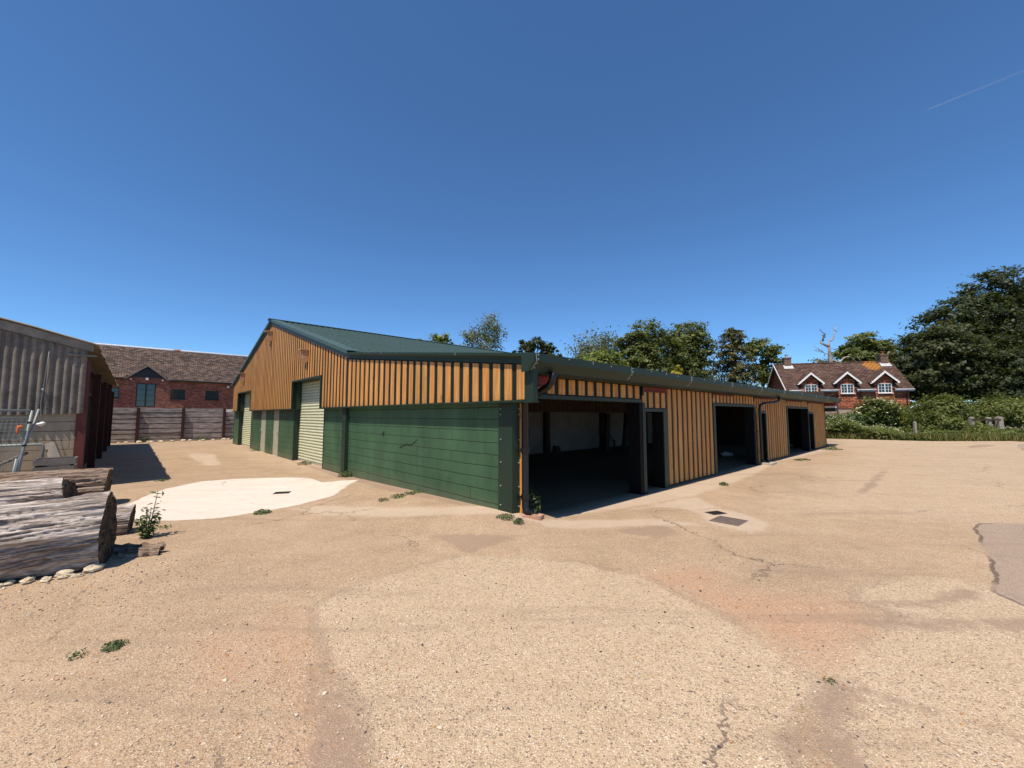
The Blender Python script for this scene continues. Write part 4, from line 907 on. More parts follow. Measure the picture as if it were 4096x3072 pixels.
for a, b, z0 in red:
    mb = MB(); mb.box(a, b, -.485 if a > .1 else -.60, -.4705 if a > .1 else -.40, z0 + .002, 2.262); mb.box(a, b, -.52 if a > .1 else -.62, -.486 if a > .1 else -.601, z0 - .003, z0 + .012)
    if a > .1: mb.box(a - .06, a - .005, -.512, -.475, z0 - .09, 2.25, 1)
    mb.build('steel_beam', [M['redsteel'], M['blackpaint']], barn)
# box end of the eaves at the far gable
mb = MB(); mb.box(22.05, 22.75, -.95, -.50, 1.83, 2.02, 0); mb.box(22.05, 22.75, -.952, -.50, 2.12, 2.26, 1); mb.box(22.05, 22.55, -.948, -.50, 2.021, 2.119, 2)
mb.build('eaves_end', [M['blackpaint'], M['redsteel'], M['offwhite']], barn)
# the rest of the shell and the inside
mb = MB()
mb.box(22.04, 22.3, -.47, 7.0, -.1, 2.9); mb.box(END - .02, END + .2, 7.0, 23.3, -.1, 3.3)
mb.boxyz(END - .02, END + .2, 7.0, 14.7, 3.301, zroof(7) - .08, zroof(14.7) - .08); mb.boxyz(END - .02, END + .2, 14.701, 23.2, 3.301, zroof(14.7) - .08, zroof(23.2) - .08)
mb.box(-.05, END, 23.2, 23.26, 1.901, 3.2)
mb.build('end_wall', M['darkwood'], barn)
mb = MB(); mb.box(-.04, 22.0, 7.2, 7.35, -.1, 1.78); mb.build('inner_wall', M['whitewash'], barn)
mb = MB(); mb.box(-.04, 22.0, 7.19, 7.35, 1.782, 3.42); k = .0
while k < 22: mb.box(k, k + .012, 7.183, 7.192, 1.84, 3.35, 1); k += .32
mb.box(-.04, 22, 7.15, 7.189, 1.77, 1.85); mb.build('inner_boards', [M['brownboard'], M['hole']], barn)
for x in (8.55, 12.75, 17.0, 21.2):
    mb = MB(); mb.box(x, x + .24, 6.98, 7.185, -.05, 1.768); mb.build('inner_post', M['darkwood'], barn)
for x in (.35, 3.3, 7.2, 10.65, 14.7, 18.3):
    mb = MB(); mb.prism([(x, -.40, 2.30), (x + .1, -.40, 2.30), (x + .1, -.40, 2.47), (x, -.40, 2.47)], [(x, 7.1, 3.17), (x + .1, 7.1, 3.17), (x + .1, 7.1, 3.34), (x, 7.1, 3.34)]); mb.build('rafter', M['darkwood'], barn)
# rainwater pipes
def downpipe(path, brk, r=.055):
    mb = MB(); mb.tube(path, r, 14)
    o = mb.build('downpipe', M['blackplastic'], barn, True)
    for z in brk:
        mb = MB(); x, y = path[-3][0], path[-3][1]; mb.tube([(x, y, z - .035), (x, y, z + .035)], r + .012, 14); mb.box(x - .11, x + .02, y + .03, y + .09, z - .012, z + .012); mb.build('bracket', M['blackplastic'], o)
    return o
downpipe([(-.05, -.94, 2.29), (-.05, -.94, 2.20), (-.055, -.92, 2.14), (-.06, -.86, 2.08), (-.066, -.60, 1.97), (-.07, -.42, 1.90), (-.07, -.37, 1.82), (-.07, -.37, 1.0), (-.07, -.37, .24), (-.07, -.40, .17), (-.07, -.47, .12)], (1.1, .38))
o = downpipe([(11.9, -.94, 2.30), (11.9, -.94, 2.2), (11.8, -.93, 2.12), (11.6, -.88, 2.09), (11.1, -.68, 2.05), (10.96, -.60, 1.98), (10.93, -.585, 1.85), (10.93, -.585, 1.0), (10.93, -.585, .2), (10.93, -.6, .12), (10.93, -.66, .09)], (1.1, .4), .045)
mb = MB(); mb.box(10.83, 10.865, -.56, -.51, .02, 1.9, 0, .4); mb.build('pipe_batten', M['board'], barn)

# bird boxes on the gable
def birdbox(label, v, zt):
    x, y = W(-.425, v)
    t = thing('bird_box', label, 'bird box', (x, y, zt), AX, 'timber bird boxes on the gable')
    mb = MB()
    mb.box(-.03, -.001, -.16, .16, -.40, -.02)
    for v0, d, zb in ((.05, .13, -.20), (-.06, .15, -.29), (-.16, .17, -.40)):
        mb.hexa([(-d, v0, zb), (-.031, v0, zb - .05), (-.031, v0 + .105, zb - .05), (-d, v0 + .105, zb), (-d, v0, -.02), (-.031, v0, -.02), (-.031, v0 + .105, -.02), (-d, v0 + .105, -.02)])
    mb.build('nest_compartments', M['birdbox'], t)
    mb = MB(); mb.box(-.24, .0, -.19, .19, -.019, .012); mb.build('box_roof', M['birdbox'], t)
    for v0, d, zb in ((.05, .13, -.20), (-.06, .15, -.29), (-.16, .17, -.40)):
        mb = MB(); mb.box(-d - .003, -d + .004, v0 + .03, v0 + .075, zb + .03, zb + .065); mb.build('entrance_slot', M['hole'], t)
birdbox('triple bird box high up under the gable peak', 14.75, 5.22)
birdbox('triple bird box above the nearer tall roller door', 9.72, 3.83)
birdbox('triple bird box above the farther roller door near the left eave', 20.2, 3.83)

# gullies under the downpipes
def kerb(name, label, cat, pts, w, h, mat, z=.03):
    t = thing(name, label, cat, (pts[0][0], pts[0][1], z))
    for (a, b) in zip(pts, pts[1:]):
        A = Vector((a[0] - pts[0][0], a[1] - pts[0][1], 0)); B = Vector((b[0] - pts[0][0], b[1] - pts[0][1], 0)); d = (B - A).normalized(); n = Vector((-d.y, d.x, 0)) * w
        A2 = A + d * .004; B2 = B - d * .004
        mb = MB(); q = [A2, B2, B2 + n, A2 + n]
        mb.prism([(p.x, p.y, -.06) for p in q], [(p.x + random.uniform(-.006, .006), p.y + random.uniform(-.006, .006), h + random.uniform(-.01, .006)) for p in q]); mb.build('kerb_brick', mat, t)
    return t
kerb('brick_gully', 'low pink brick surround under the near corner downpipe', 'gully', [(-.06, 6.60), (.165, 6.30), (.43, 6.29), (.50, 6.46)], .075, .085, M['gullybrick'], .035)
p = [W(10.72, -.62), W(10.72, -.92), W(11.35, -.92), W(11.35, -.72)]
kerb('concrete_gully', 'low concrete kerb under the downpipe beside the middle opening', 'gully', p, .1, .07, M['concrete'], 0)

# old machinery and rubbish inside the openings
def implement(label, u, v, h, lean):
    x, y = W(u, v)
    t = thing('farm_implement', label, 'machinery', (x, y, 0), AX)
    mb = MB(); n = 14
    for k in range(n):
        a = k / n; b = (k + 1) / n
        f = lambda s: lean * math.sin(s * 1.4) * .18
        mb.hexa([(-.14 + f(a), -.08, a * h), (.12 + f(a), -.08, a * h), (.12 + f(a), .08, a * h), (-.14 + f(a), .08, a * h), (-.14 + f(b), -.08, b * h + .002), (.12 + f(b), -.08, b * h + .002), (.12 + f(b), .08, b * h + .002), (-.14 + f(b), .08, b * h + .002)])
    for k in range(7): q = .3 + .17 * k + random.uniform(-.03, .03); mb.tube([(-.05, -.087, q), (-.05, -.081, q)], .012, 6, 1)
    mb.build('track', [M['darkmetal'], M['steel']], t)
    mb = MB(); mb.tube([(.1, 0, h * .55), (.55, -.1, h * .22)], .03, 6); mb.tube([(-.3, 0, .1), (.6, -.1, .12)], .05, 6); mb.tube([(.55, -.1, 0), (.58, -.1, .5)], .04, 6); mb.build('frame', M['darkmetal'], t)
implement('dark upright implement with a row of pale holes inside the nearest bay', 11.4, 5.9, 1.72, 1)
implement('dark curved upright implement behind the first steel post', 12.95, 5.9, 1.75, 1.6)
def rubble(label, u, v, parts, cat='rubble'):
    x, y = W(u, v); t = thing('rubble_block', label, cat, (x, y, 0), AX + .3)
    for (x0, y0, sx, sy, sz, z0) in parts:
        mb = MB(); mb.box(x0, x0 + sx, y0, y0 + sy, z0, z0 + sz); mb.build('block', M['offwhite'], t)
rubble('two pale blocks stacked on the floor of the middle bay', 11.7, 1.2, [(0, 0, .42, .2, .14, 0), (.03, .02, .4, .2, .13, .142)])
rubble('pale block lying on the floor of the farthest bay', 19.2, 1.0, [(0, 0, .5, .2, .12, 0), (.08, 0, .4, .18, .1, .122)])
for lab, u, v in (('crumpled white sack on the floor of the middle bay', 12.9, 1.25), ('crumpled white sack on the floor of the farthest bay', 20.5, .9)):
    x, y = W(u, v); mb = MB(); mb.blob((0, 0, .08), .22, .14, .1, seed=u, rough=.6); mb.blob((.2, .05, .06), .14, .12, .07, seed=u + 2, rough=.6)
    o = mb.build('crumpled_sack', M['offwhite'], None, True); o.location = (x, y, 0); tag(o, lab, 'sack')
x, y = W(8.9, 6.6); mb = MB(); mb.prism([(-.2, 0, 0), (.22, 0, 0), (.22, .2, 0), (-.2, .2, 0)], [(-.14, .05, .34), (.1, .05, .30), (.1, .2, .30), (-.14, .2, .34)])
o = mb.build('broken_slab', M['darkwood']); o.location = (x, y, 0); o.rotation_euler = (0, 0, AX); tag(o, 'dark broken slab leaning by the inner wall post', 'slab')

# ------------------------------------------------------------------ the grey corrugated barn on the left
VB = 8.5
old = thing('corrugated_barn', 'old open sided barn with grey corrugated gable sheets and red steel posts', 'barn', (OX, OY, 0), AX)
def zo(u): return 3.26 - (u + 5.27) * 0.256            # roof rises to the left
mb = MB(); pitch = .1235; amp = .036
def cs(s, t):
    u = -13.5 + (13.5 - 5.45) * s
    p = (u + 5.51) / pitch; p -= round(p)
    c = math.sqrt(max(0.0, 1 - (p / .37) ** 2)) * (1.25 + .1 * math.sin(round((u + 5.51) / pitch) * 2.3))
    z0 = 1.668 + .02 * math.sin(u * 2.1); z1 = zo(u) - .155
    return (u, VB - .05 - amp * c * (1 if t < .93 else math.sqrt(max(0, (1 - t) / .07))), z0 + (z1 - z0) * t)
mb.sheet(cs, 980, 28)
for k in range(7):
    for zz in (1.80, 2.75):
        u = -5.51 - pitch * (1 + k * 3); mb.tube([(u, VB - .075, zz), (u, VB - .104, zz)], .012, 6, 1)
o = mb.build('gable_sheet', [M['asbestos'], M['blackpaint']], old, True)
mb = MB(); mb.boxyz(-13.5, -5.49, VB - .005, VB + .2, -.1, 1.75, 1.75); mb.build('block_base', M['greypaintblock'], old)
mb = MB()
def bg(u): z = zo(u); return [(u, VB - .13, z - .01), (u, VB - .13, z - .19), (u, VB - .095, z - .19), (u, VB - .095, z - .01)]
mb.prism(bg(-13.5), bg(-5.36)); mb.build('barge_board', M['bargegrey'], old)
mb = MB(); mb.box(-5.75, -5.30, VB - .12, VB - .06, 2.985, 3.02); mb.build('gutter_bracket', M['greyboard'], old)
# roof: sheets corrugated along the barn, each lapped over the next
mb = MB(); rp = .19
def rs(off):
    def f(s, t):
        v = VB - .18 + 18.0 * s; k = int(v / 1.05); u = -13.5 + (13.5 - 5.27 + .018 * math.sin(k * 2.7)) * t
        return (u, v, zo(u) + .022 * math.cos(v / rp * 2 * math.pi) + .018 * ((v / 1.05) % 1) + .012 * math.sin(k * 1.9) - off - (.03 * max(0, t - .97) / .03))
    return f
mb.sheet(rs(0), 760, 8); mb.sheet(rs(.016), 760, 8)
a, b = rs(0), rs(.016)
for k in range(760): mb.face([a(k / 760, 1), a((k + 1) / 760, 1), b((k + 1) / 760, 1), b(k / 760, 1)])
for k in range(8): mb.face([a(0, k / 8), a(0, (k + 1) / 8), b(0, (k + 1) / 8), b(0, k / 8)])
mb.build('roof', M['asbestosroof'], old, True)
for i, v in enumerate((VB, 13.0, 17.2, 21.4, 25.8)):
    mb = MB(); y0 = v - .02 if i == 0 else v - .1
    mb.box(-5.555, -5.40, y0, y0 + .012, -.05, 2.9, 1); mb.box(-5.555, -5.40, y0 + .19, y0 + .202, -.05, 2.9, 1); mb.box(-5.482, -5.472, y0 + .0125, y0 + .1895, -.05, 2.9)
    mb.box(-5.4, -5.392, y0, y0 + .2, -.05, 2.9, 0)
    mb.build('steel_post', [M['rustdark'], M['rustred'] if i == 0 else M['rustdark']], old)
for zz in (2.92, 2.2):
    mb = MB(); mb.box(-5.60, -5.56, VB + .25, 26.2, zz, zz + .1); mb.build('rail', M['rustdark'], old)
mb = MB(); mb.box(-5.75, -5.70, VB + 1.2, 26.2, -.1, 3.15); k = VB + 1.2
while k < 26: mb.box(-5.71, -5.695, k, k + .02, 0, 3.1, 1); k += .17
mb.build('side_boarding', [M['darkwood'], M['hole']], old)
mb = MB(); mb.box(-5.66, -5.50, VB + .25, VB + 1.6, -.1, 1.6); mb.build('side_block_wall', M['greypaintblock'], old)
mb = MB(); mb.box(-13.5, -5.5, 26.15, 26.25, -.1, 3.3); mb.box(-13.5, -13.4, VB + .2, 26.2, -.1, 5.2); mb.build('rear_wall', M['darkwood'], old)
# grey cable hanging down the sheets, with a taped white end
mb = MB(); mb.tube([(-6.03, VB - .10, 3.10), (-6.05, VB - .11, 2.7), (-6.07, VB - .10, 2.3), (-6.075, VB - .11, 2.2), (-6.09, VB - .1, 1.9), (-6.07, VB - .13, 1.66), (-6.05, VB - .16, 1.5)], .006, 6); mb.tube([(-6.075, VB - .11, 2.22), (-6.075, VB - .11, 2.16)], .02, 6)
o = mb.build('hanging_cable', M['galv'], None, True); o.location = (OX, OY, 0); o.rotation_euler = (0, 0, AX); tag(o, 'grey cable hanging down the corrugated barn sheets', 'cable')
mb = MB(); mb.blob((-6.06, VB - .19, 1.455), .055, .045, .04, seed=4, rough=.6); mb.blob((-6.02, VB - .19, 1.475), .035, .03, .03, seed=5, rough=.6)
o = mb.build('plastic_wrap', M['white'], None, True); o.location = (OX, OY, 0); o.rotation_euler = (0, 0, AX); tag(o, 'crumpled white plastic wrapped round the end of the hanging cable', 'wrap')

# mesh fence panel, loose pole, pipe frame and boards in front of the old barn
def local(name, label, cat, group=None): return thing(name, label, cat, (OX, OY, 0), AX, group)
def P2(px, py, v): return None
mf = local('mesh_fence_panel', 'galvanised wire mesh fence panel leaning at the left edge', 'fence panel')
vf = 7.55
def fx(s, z): return (-6.10 - s * 1.0 - (1.76 - z) * .09, vf - (1.76 - z) * .02, z)
mb = MB(); mb.tube([fx(0, -.02), fx(0, 1.74)], .021, 10); mb.tube([fx(.02, 1.74), fx(3.4, 1.74)], .021, 10); mb.tube([fx(.02, .12), fx(3.4, .12)], .018, 8); mb.tube([fx(0.06, -.02), fx(0.06, .8)], .016, 8)
mb.tube([fx(.02, 1.60), fx(3.4, 1.60)], .012, 6)
mb.build('tube_frame', M['galv'], mf, True)
mb = MB(); s = .04
while s < 3.4: mb.tube([fx(s, .12), fx(s, 1.6)], .0055, 4, cap=False); s += .062
z = .16
while z < 1.6: mb.tube([fx(.02, z), fx(3.4, z)], .0055, 4, cap=False); z += .078
mb.build('wire_mesh', M['galv'], mf)
for zz in (.45, 1.05, 1.5):
    mb = MB(); x, y, _ = fx(0, zz); mb.tube([(x, y, zz - .02), (x, y, zz + .02)], .028, 8); mb.build('clip', M['blackpaint'], mf)
mb = MB(); mb.tube([(-6.03, vf + .12, 1.77), (-6.10, vf + .05, 1.3), (-6.22, vf - .02, .75), (-6.30, vf - .05, 0)], .019, 9)
o = mb.build('tube_post', M['galv'], None, True); o.location = (OX, OY, 0); o.rotation_euler = (0, 0, AX); tag(o, 'loose galvanised tube leaning beside the mesh fence panel', 'post')
mb = MB(); mb.blob((-6.26, vf - .04, 1.36), .022, .02, .07, seed=2, rough=.7); mb.blob((-6.23, vf - .04, 1.42), .035, .018, .025, seed=8, rough=.7)
o = mb.build('orange_rag', M['orange'], None, True); o.location = (OX, OY, 0); o.rotation_euler = (0, 0, AX); tag(o, 'orange plastic rag tied to the mesh fence panel', 'rag')
pf = local('pipe_rail', 'blue grey pipe rail in front of the block base', 'rail')
mb = MB(); mb.tube([(-7.2, 8.2, 1.02), (-6.02, 8.2, 1.03), (-5.99, 8.2, 1.01), (-5.98, 8.2, .97), (-5.99, 8.2, .0)], .025, 9); mb.build('rail_tube', M['galv'], pf, True)
mb = MB(); mb.tube([(-7.1, 8.2, 1.01), (-7.1, 8.2, 0)], .022, 8); mb.build('rail_leg', M['galv'], pf, True)
mb = MB(); mb.tube([(-7.6, 7.35, .22), (-6.9, 7.7, .42), (-6.2, 8.25, .86)], .03, 8)
o = mb.build('timber_pole', M['greyboard'], None, True); o.location = (OX, OY, 0); o.rotation_euler = (0, 0, AX); tag(o, 'pale timber pole lying slantwise behind the mesh panel', 'pole')
mb = MB(); mb.hexa([(-5.83, 7.95, .55), (-5.62, 7.9, .5), (-5.60, 7.96, .5), (-5.81, 8.0, .55), (-5.98, 8.34, 1.03), (-5.84, 8.3, 1.08), (-5.82, 8.36, 1.08), (-5.96, 8.4, 1.03)])
o = mb.build('leaning_plank', M['greyboard']); o.location = (OX, OY, 0); o.rotation_euler = (0, 0, AX); tag(o, 'broken wide plank leaning against the block base', 'plank')
cr = local('slatted_crate', 'grey slatted timber crate standing behind the logs', 'crate')
for k, zz in enumerate((.70, .55, .40, .25, .10)):
    mb = MB(); mb.box(-6.02 + .012 * k, -5.44 - .01 * k, 7.42 + .004 * k, 7.45 + .004 * k, zz - .055, zz + .06); mb.build('slat', M['greyboard'], cr)
    mb = MB(); mb.box(-6.0, -5.46, 7.95, 7.98, zz - .055, zz + .06); mb.build('slat', M['greyboard'], cr)
    mb = MB(); mb.box(-5.465, -5.44, 7.46, 7.94, zz - .055, zz + .06); mb.build('slat', M['greyboard'], cr)
    mb = MB(); mb.box(-6.02, -5.995, 7.46, 7.94, zz - .055, zz + .06); mb.build('slat', M['greyboard'], cr)
for x, y in ((-5.99, 7.455), (-5.52, 7.455), (-5.99, 7.9), (-5.52, 7.9)):
    mb = MB(); mb.box(x, x + .05, y, y + .045, 0, .74); mb.build('corner_post', M['darkwood'], cr)

# ------------------------------------------------------------------ logs
def log(name, label, end, ang, L, Rr, mat, seed, tilt=0.0, sq=(1, 1), groove=(), endslope=0.0, skew=0.0):
    t = thing(name, label, 'log', (end[0], end[1], end[2]), 0)
    t.rotation_euler = (0, tilt, ang)
    n = Vector((seed * 7.3, seed * 3.1, seed * 1.7))
    def rad(s, th):
        x = -L * s; d = Vector((x * .55, math.cos(th) * 1.4, math.sin(th) * 1.4))
        r = 1 + .17 * mnoise.noise(d * .9 + n) + .12 * mnoise.noise(Vector((x * .7, math.cos(th) * 4, math.sin(th) * 4)) + n)
        r += .085 * (1 - abs(mnoise.noise(Vector((x * .9, math.cos(th) * 8, math.sin(th) * 8)) + n)) * 2.2)
        r += .02 * mnoise.noise(Vector((x * 2.5, math.cos(th) * 22, math.sin(th) * 22)) + n)
        for fq, dp, sd in ((7.0, .07, 1), (15.0, .035, 2)):
            q = mnoise.noise(Vector((x * (.55 if sd == 1 else 1.0), math.cos(th + .25 * x) * fq, math.sin(th + .25 * x) * fq)) + n * sd)
            r -= dp * max(0, 1 - abs(q) * 7)
        for gth, gw, gd, s0, s1 in groove:
            a = (th - gth - .25 * mnoise.noise(Vector((x * 1.1, 3.0, seed))) + math.pi) % (2 * math.pi) - math.pi
            r -= gd * math.exp(-(a / gw) ** 2) * max(0, min(1, (s - s0) / .12)) * max(0, min(1, (s1 - s) / .12))
        return Rr * r
    nu, nv = (260, 260) if seed == 1 else (170, 170)
    mb = MB()
    def f(a, b):
        th = 2 * math.pi * b; r = rad(a, th)
        x = -L * a + (endslope * math.sin(th) + skew * math.cos(th)) * r * (1 - a)
        return (x, r * math.cos(th) * sq[0], r * math.sin(th) * sq[1])
    mb.sheet(f, nu, nv); mb.build('log_body', mat, t, True)
    for e, nm in ((0.0, 'cut_end'), (1.0, 'cut_end')):
        mb = MB(); K = 7
        def g(a, b):
            p = f(e, b); k = a; bump = .018 * mnoise.noise(Vector((p[1] * k * 7, p[2] * k * 7, seed))) + .03 * mnoise.noise(Vector((p[1] * k * 2.2, p[2] * k * 2.2, seed + 5)))
            return (-L * e + (p[0] + L * e) * k + bump * (1 if k < .98 else 0), p[1] * k, p[2] * k)
        mb.sheet(g, 24, 60); mb.build(nm, M['endgrain'], t, True)
    return t
LA = math.atan2(.63, .78)
log('split_log', 'big silvery weathered log with a dark sawn end in the left foreground', (-4.60, 4.75, .352), LA + .0, 3.2, .365, M['logA'], 1, .0, (1.0, 1.0), ((2.95, .20, .22, .18, 1.2), (2.25, .16, .12, .3, 1.2), (4.1, .3, .05, .1, 1.2), (1.2, .25, .07, .05, .9)), .0, .10)
log('short_log', 'silvery log lying behind the big foreground log', (-7.52, 7.10, .265), LA - .03, 3.4, .285, M['logA'], 2, .0, (1, 1), ((2.4, .2, .10, .1, 1.2), (1.4, .3, .06, .1, 1.2)), -.35, .2)
log('brown_log', 'darker brown gnarled log farthest back in the log pile', (-7.55, 7.72, .31), LA - .05, 3.8, .335, M['logB'], 3, .0, (1, 1), ((1.8, .25, .06, .02, .9), (2.7, .2, .12, .02, .9), (3.4, .25, .10, .0, .5)), .1, .0)
log('low_log', 'low grey log half hidden behind the sawn end of the big log', (-5.42, 5.93, .16), LA, 2.4, .20, M['logA'], 4, .0, (1, 1), (), .1, .1)
# bark slabs and orange rag on the pile
def barkslab(label, x, y, z, l, w, rz, seed):
    mb = MB()
    def f(a, b):
        nn = mnoise.noise(Vector((a * 5, b * 9, seed)))
        return ((a - .5) * l * (1 + .25 * mnoise.noise(Vector((b * 6, seed, 1)))), (b - .5) * w * (1 - .4 * abs(a - .5)), .05 * math.sin(b * 3.14) + .05 * nn + .02)
    mb.sheet(f, 20, 14); mb.sheet(lambda a, b: tuple(Vector(f(a, b)) - Vector((0, 0, .02))), 20, 14)
    o = mb.build('bark_slab', M['logB'], None, True); o.location = (x, y, z); o.rotation_euler = (0, 0, rz); tag(o, label, 'bark')
barkslab('long brown bark slab propped behind the sawn log end', -4.47, 5.0, .03, .55, .13, .12, 1)
barkslab('narrow dark bark strip on the ground beside the sawn log end', -4.36, 4.9, .0, .40, .07, .22, 2)
mb = MB(); mb.blob((0, 0, 0), .12, .03, .018, seed=3, rough=.5); o = mb.build('orange_strap', M['orange'], None, True); o.location = (-7.95, 6.77, .555); o.rotation_euler = (0, 0, LA); tag(o, 'orange scrap of strap lying on the silvery log', 'strap')

# pale stones along the foot of the log
rs2 = random.Random(5)
proto = None
for k in range(34):
    s = k / 33
    x = -4.45 - 1.0 * s + rs2.uniform(-.05, .05); y = 4.42 - .80 * s + rs2.uniform(-.10, .06)
    sz = rs2.uniform(.014, .036) if k % 6 else rs2.uniform(.048, .062)
    mb = MB(); mb.blob((0, 0, 0), sz * rs2.uniform(1, 1.6), sz, sz * .7, seed=k, rough=.55, nu=10, nv=7)
    o = mb.build('stone', M['stone']); o.location = (x, y, sz * .45); o.rotation_euler = (0, 0, rs2.uniform(0, 6))
    if k % 6 == 0: tag(o, 'larger pale stone lying against the foot of the big silvery log', 'stone', 'larger pale stones by the log')
    else: tag(o, 'small pale stone scattered along the foot of the big silvery log', 'stone', 'small pale stones by the log')
# loose pebbles
def pebbles():
    n = 2600
    x = np.concatenate([rng.uniform(-3.2, 3.2, n), rng.uniform(-6.2, -3.2, 1400)]); y = np.concatenate([1.35 + 3.6 * rng.random(n) ** 1.5, rng.uniform(3.4, 5.0, 1400)])
    ok = (y > 1.3) & ((x > -3.3) | (y < 4.75 + .8 * (x + 4.2))); x, y = x[ok], y[ok]; n = len(x)
    s = np.where(rng.random(n) < .03, rng.uniform(.008, .014, n), rng.uniform(.0035, .008, n))
    t = (1 + 5 ** .5) / 2
    B = np.array([(-1, t, 0), (1, t, 0), (-1, -t, 0), (1, -t, 0), (0, -1, t), (0, 1, t), (0, -1, -t), (0, 1, -t), (t, 0, -1), (t, 0, 1), (-t, 0, -1), (-t, 0, 1)]) / 1.9
    T = np.array([(0,11,5),(0,5,1),(0,1,7),(0,7,10),(0,10,11),(1,5,9),(5,11,4),(11,10,2),(10,7,6),(7,1,8),(3,9,4),(3,4,2),(3,2,6),(3,6,8),(3,8,9),(4,9,5),(2,4,11),(6,2,10),(8,6,7),(9,8,1)])
    a = rng.random(n) * 6.28; sx = s * rng.uniform(1, 1.6, n); sy = s * rng.uniform(.8, 1.1, n)
    J = B[None] * (1 + .22 * rng.normal(size=(n, 12, 1)))
    px, py, pz = J[..., 0] * sx[:, None], J[..., 1] * sy[:, None], J[..., 2] * s[:, None] * .75
    ca, sa = np.cos(a)[:, None], np.sin(a)[:, None]
    P = np.stack([x[:, None] + px * ca - py * sa, y[:, None] + px * sa + py * ca, pz + s[:, None] * .35], -1).reshape(-1, 3)
    F = (T[None] + 12 * np.arange(n)[:, None, None]).reshape(-1, 3)
    me = bpy.data.meshes.new('loose_gravel'); mesh_np(me, P, F)
    at = me.attributes.new('rnd', 'FLOAT', 'FACE'); at.data.foreach_set('value', np.repeat(rng.random(n), 20).astype(np.float32))
    m, nt, out = new_mat('loose_stone_mix')
    c = ramp(nt, attr(nt, 'rnd'), [(0.0, (0.05, 0.05, 0.055)), (0.12, (0.16, 0.14, 0.13)), (0.2, (0.40, 0.31, 0.22)), (0.5, (0.52, 0.42, 0.30)), (0.85, (0.62, 0.53, 0.40)), (0.92, (0.42, 0.19, 0.09)), (1.0, (0.50, 0.30, 0.10))])
    bsdf(nt, out, c, .8, spec=.25)
    me.materials.append(m); o = bpy.data.objects.new('loose_gravel', me); COL.objects.link(o)
    tag(o, 'loose gravel stones scattered over the near concrete', 'gravel', kind='stuff')
pebbles()

# ------------------------------------------------------------------ weeds in the yard
def weed(label, x, y, r, h, n, up=.5, name='weed', mat='leaf_weed', lf=.03):
    z = float(gz(np.array(x), np.array(y)))
    a = rng.random(n) * 6.28; q = rng.random(n) ** .6 * r
    P = np.stack([np.cos(a) * q, np.sin(a) * q, h * (rng.random(n)) * (1 - .5 * q / r) + .008], 1)
    N = np.stack([np.cos(a) * .6, np.sin(a) * .6, np.full(n, up)], 1) + rng.normal(size=(n, 3)) * .35
    o = leaf_mesh(name, P, N, lf * (.6 + .8 * rng.random(n)), rng.random(n), M[mat], None, .4)
    o.location = (x, y, z); tag(o, label, 'weed'); return o
weed('flat green weed mat on the concrete just in front of the near corner', -.10, 6.21, .14, .04, 260, .9, lf=.016)
weed('small leafy weed beside the mat near the corner downpipe', .10, 6.06, .08, .06, 60)
weed('tiny weed by the green wall close to the corner', -.55, 7.12, .07, .06, 40)
weed('bushy green weed at the foot of the green steel column', -4.42, 11.0, .20, .16, 320)
weed('yellow green weed at the foot of the middle of the green wall', -2.62, 9.46, .13, .12, 120)
for k, (x, y, r) in enumerate(((-1.85, 8.42, .17), (-2.02, 8.2, .12), (-2.2, 7.98, .16), (-2.4, 7.74, .10))):
    weed(['dark weed tuft at the upper end of the crack before the green wall', 'thin weed tuft second along the crack before the green wall', 'dense weed tuft third along the crack before the green wall', 'little weed tuft at the lower end of the crack before the green wall'][k], x, y, r, .05, int(700 * r), .8, lf=.022)
weed('low weed at the threshold of the nearer roller door', -6.9, 13.7, .22, .12, 110)
weed('low weed in front of the grey green doors', -11.73, 18.9, .3, .1, 110)
weed('round green weed at the near edge of the white cement', -4.20, 6.99, .13, .06, 200, .8, lf=.022)
weed('dark rosette weed in the left foreground gravel', -2.83, 3.03, .07, .035, 150, .8, lf=.013)
weed('scraggy grey weed beside the rosette in the left foreground', -2.97, 2.92, .055, .07, 34, .3, lf=.013)
weed('small weed on the apron edge by the first clad panel', 5.0, 9.75, .10, .07, 80)
weed('tiny weed in the dirt joint on the right foreground', 1.97, 2.65, .035, .015, 30, .9, lf=.010)
weed('weed line between the log end and the white cement', -5.15, 6.05, .16, .04, 70, .9, lf=.02)
weed('weed tuft on the apron below the second clad panel', 10.4, 14.95, .13, .06, 80)
weed('dry weed tuft next to the tuft below the second clad panel', 10.75, 15.12, .2, .05, 90, .8)
weed('long weed patch along the far end of the apron', 15.2, 19.6, .5, .08, 260)
weed('weed at the far corner of the long barn', 16.3, 20.9, .22, .12, 130)
weed('leafy weed growing in the shade at the near corner downpipe', *W(.18, -.28), .14, .45, 150, .3, lf=.035)
weed('weed at the left end of the sleeper fence', -24.0, 25.0, .7, .9, 380, .3, lf=.09)
weed('green weed under the first sleeper fence post', -22.5, 24.9, .4, .4, 160, .3, lf=.07)
weed('pale weed under the third sleeper fence post', -20.2, 26.8, .4, .3, 120, .4, lf=.06)
weed('dark weed in the old barn shadow line', -8.8, 10.37, .15, .04, 60, .8)
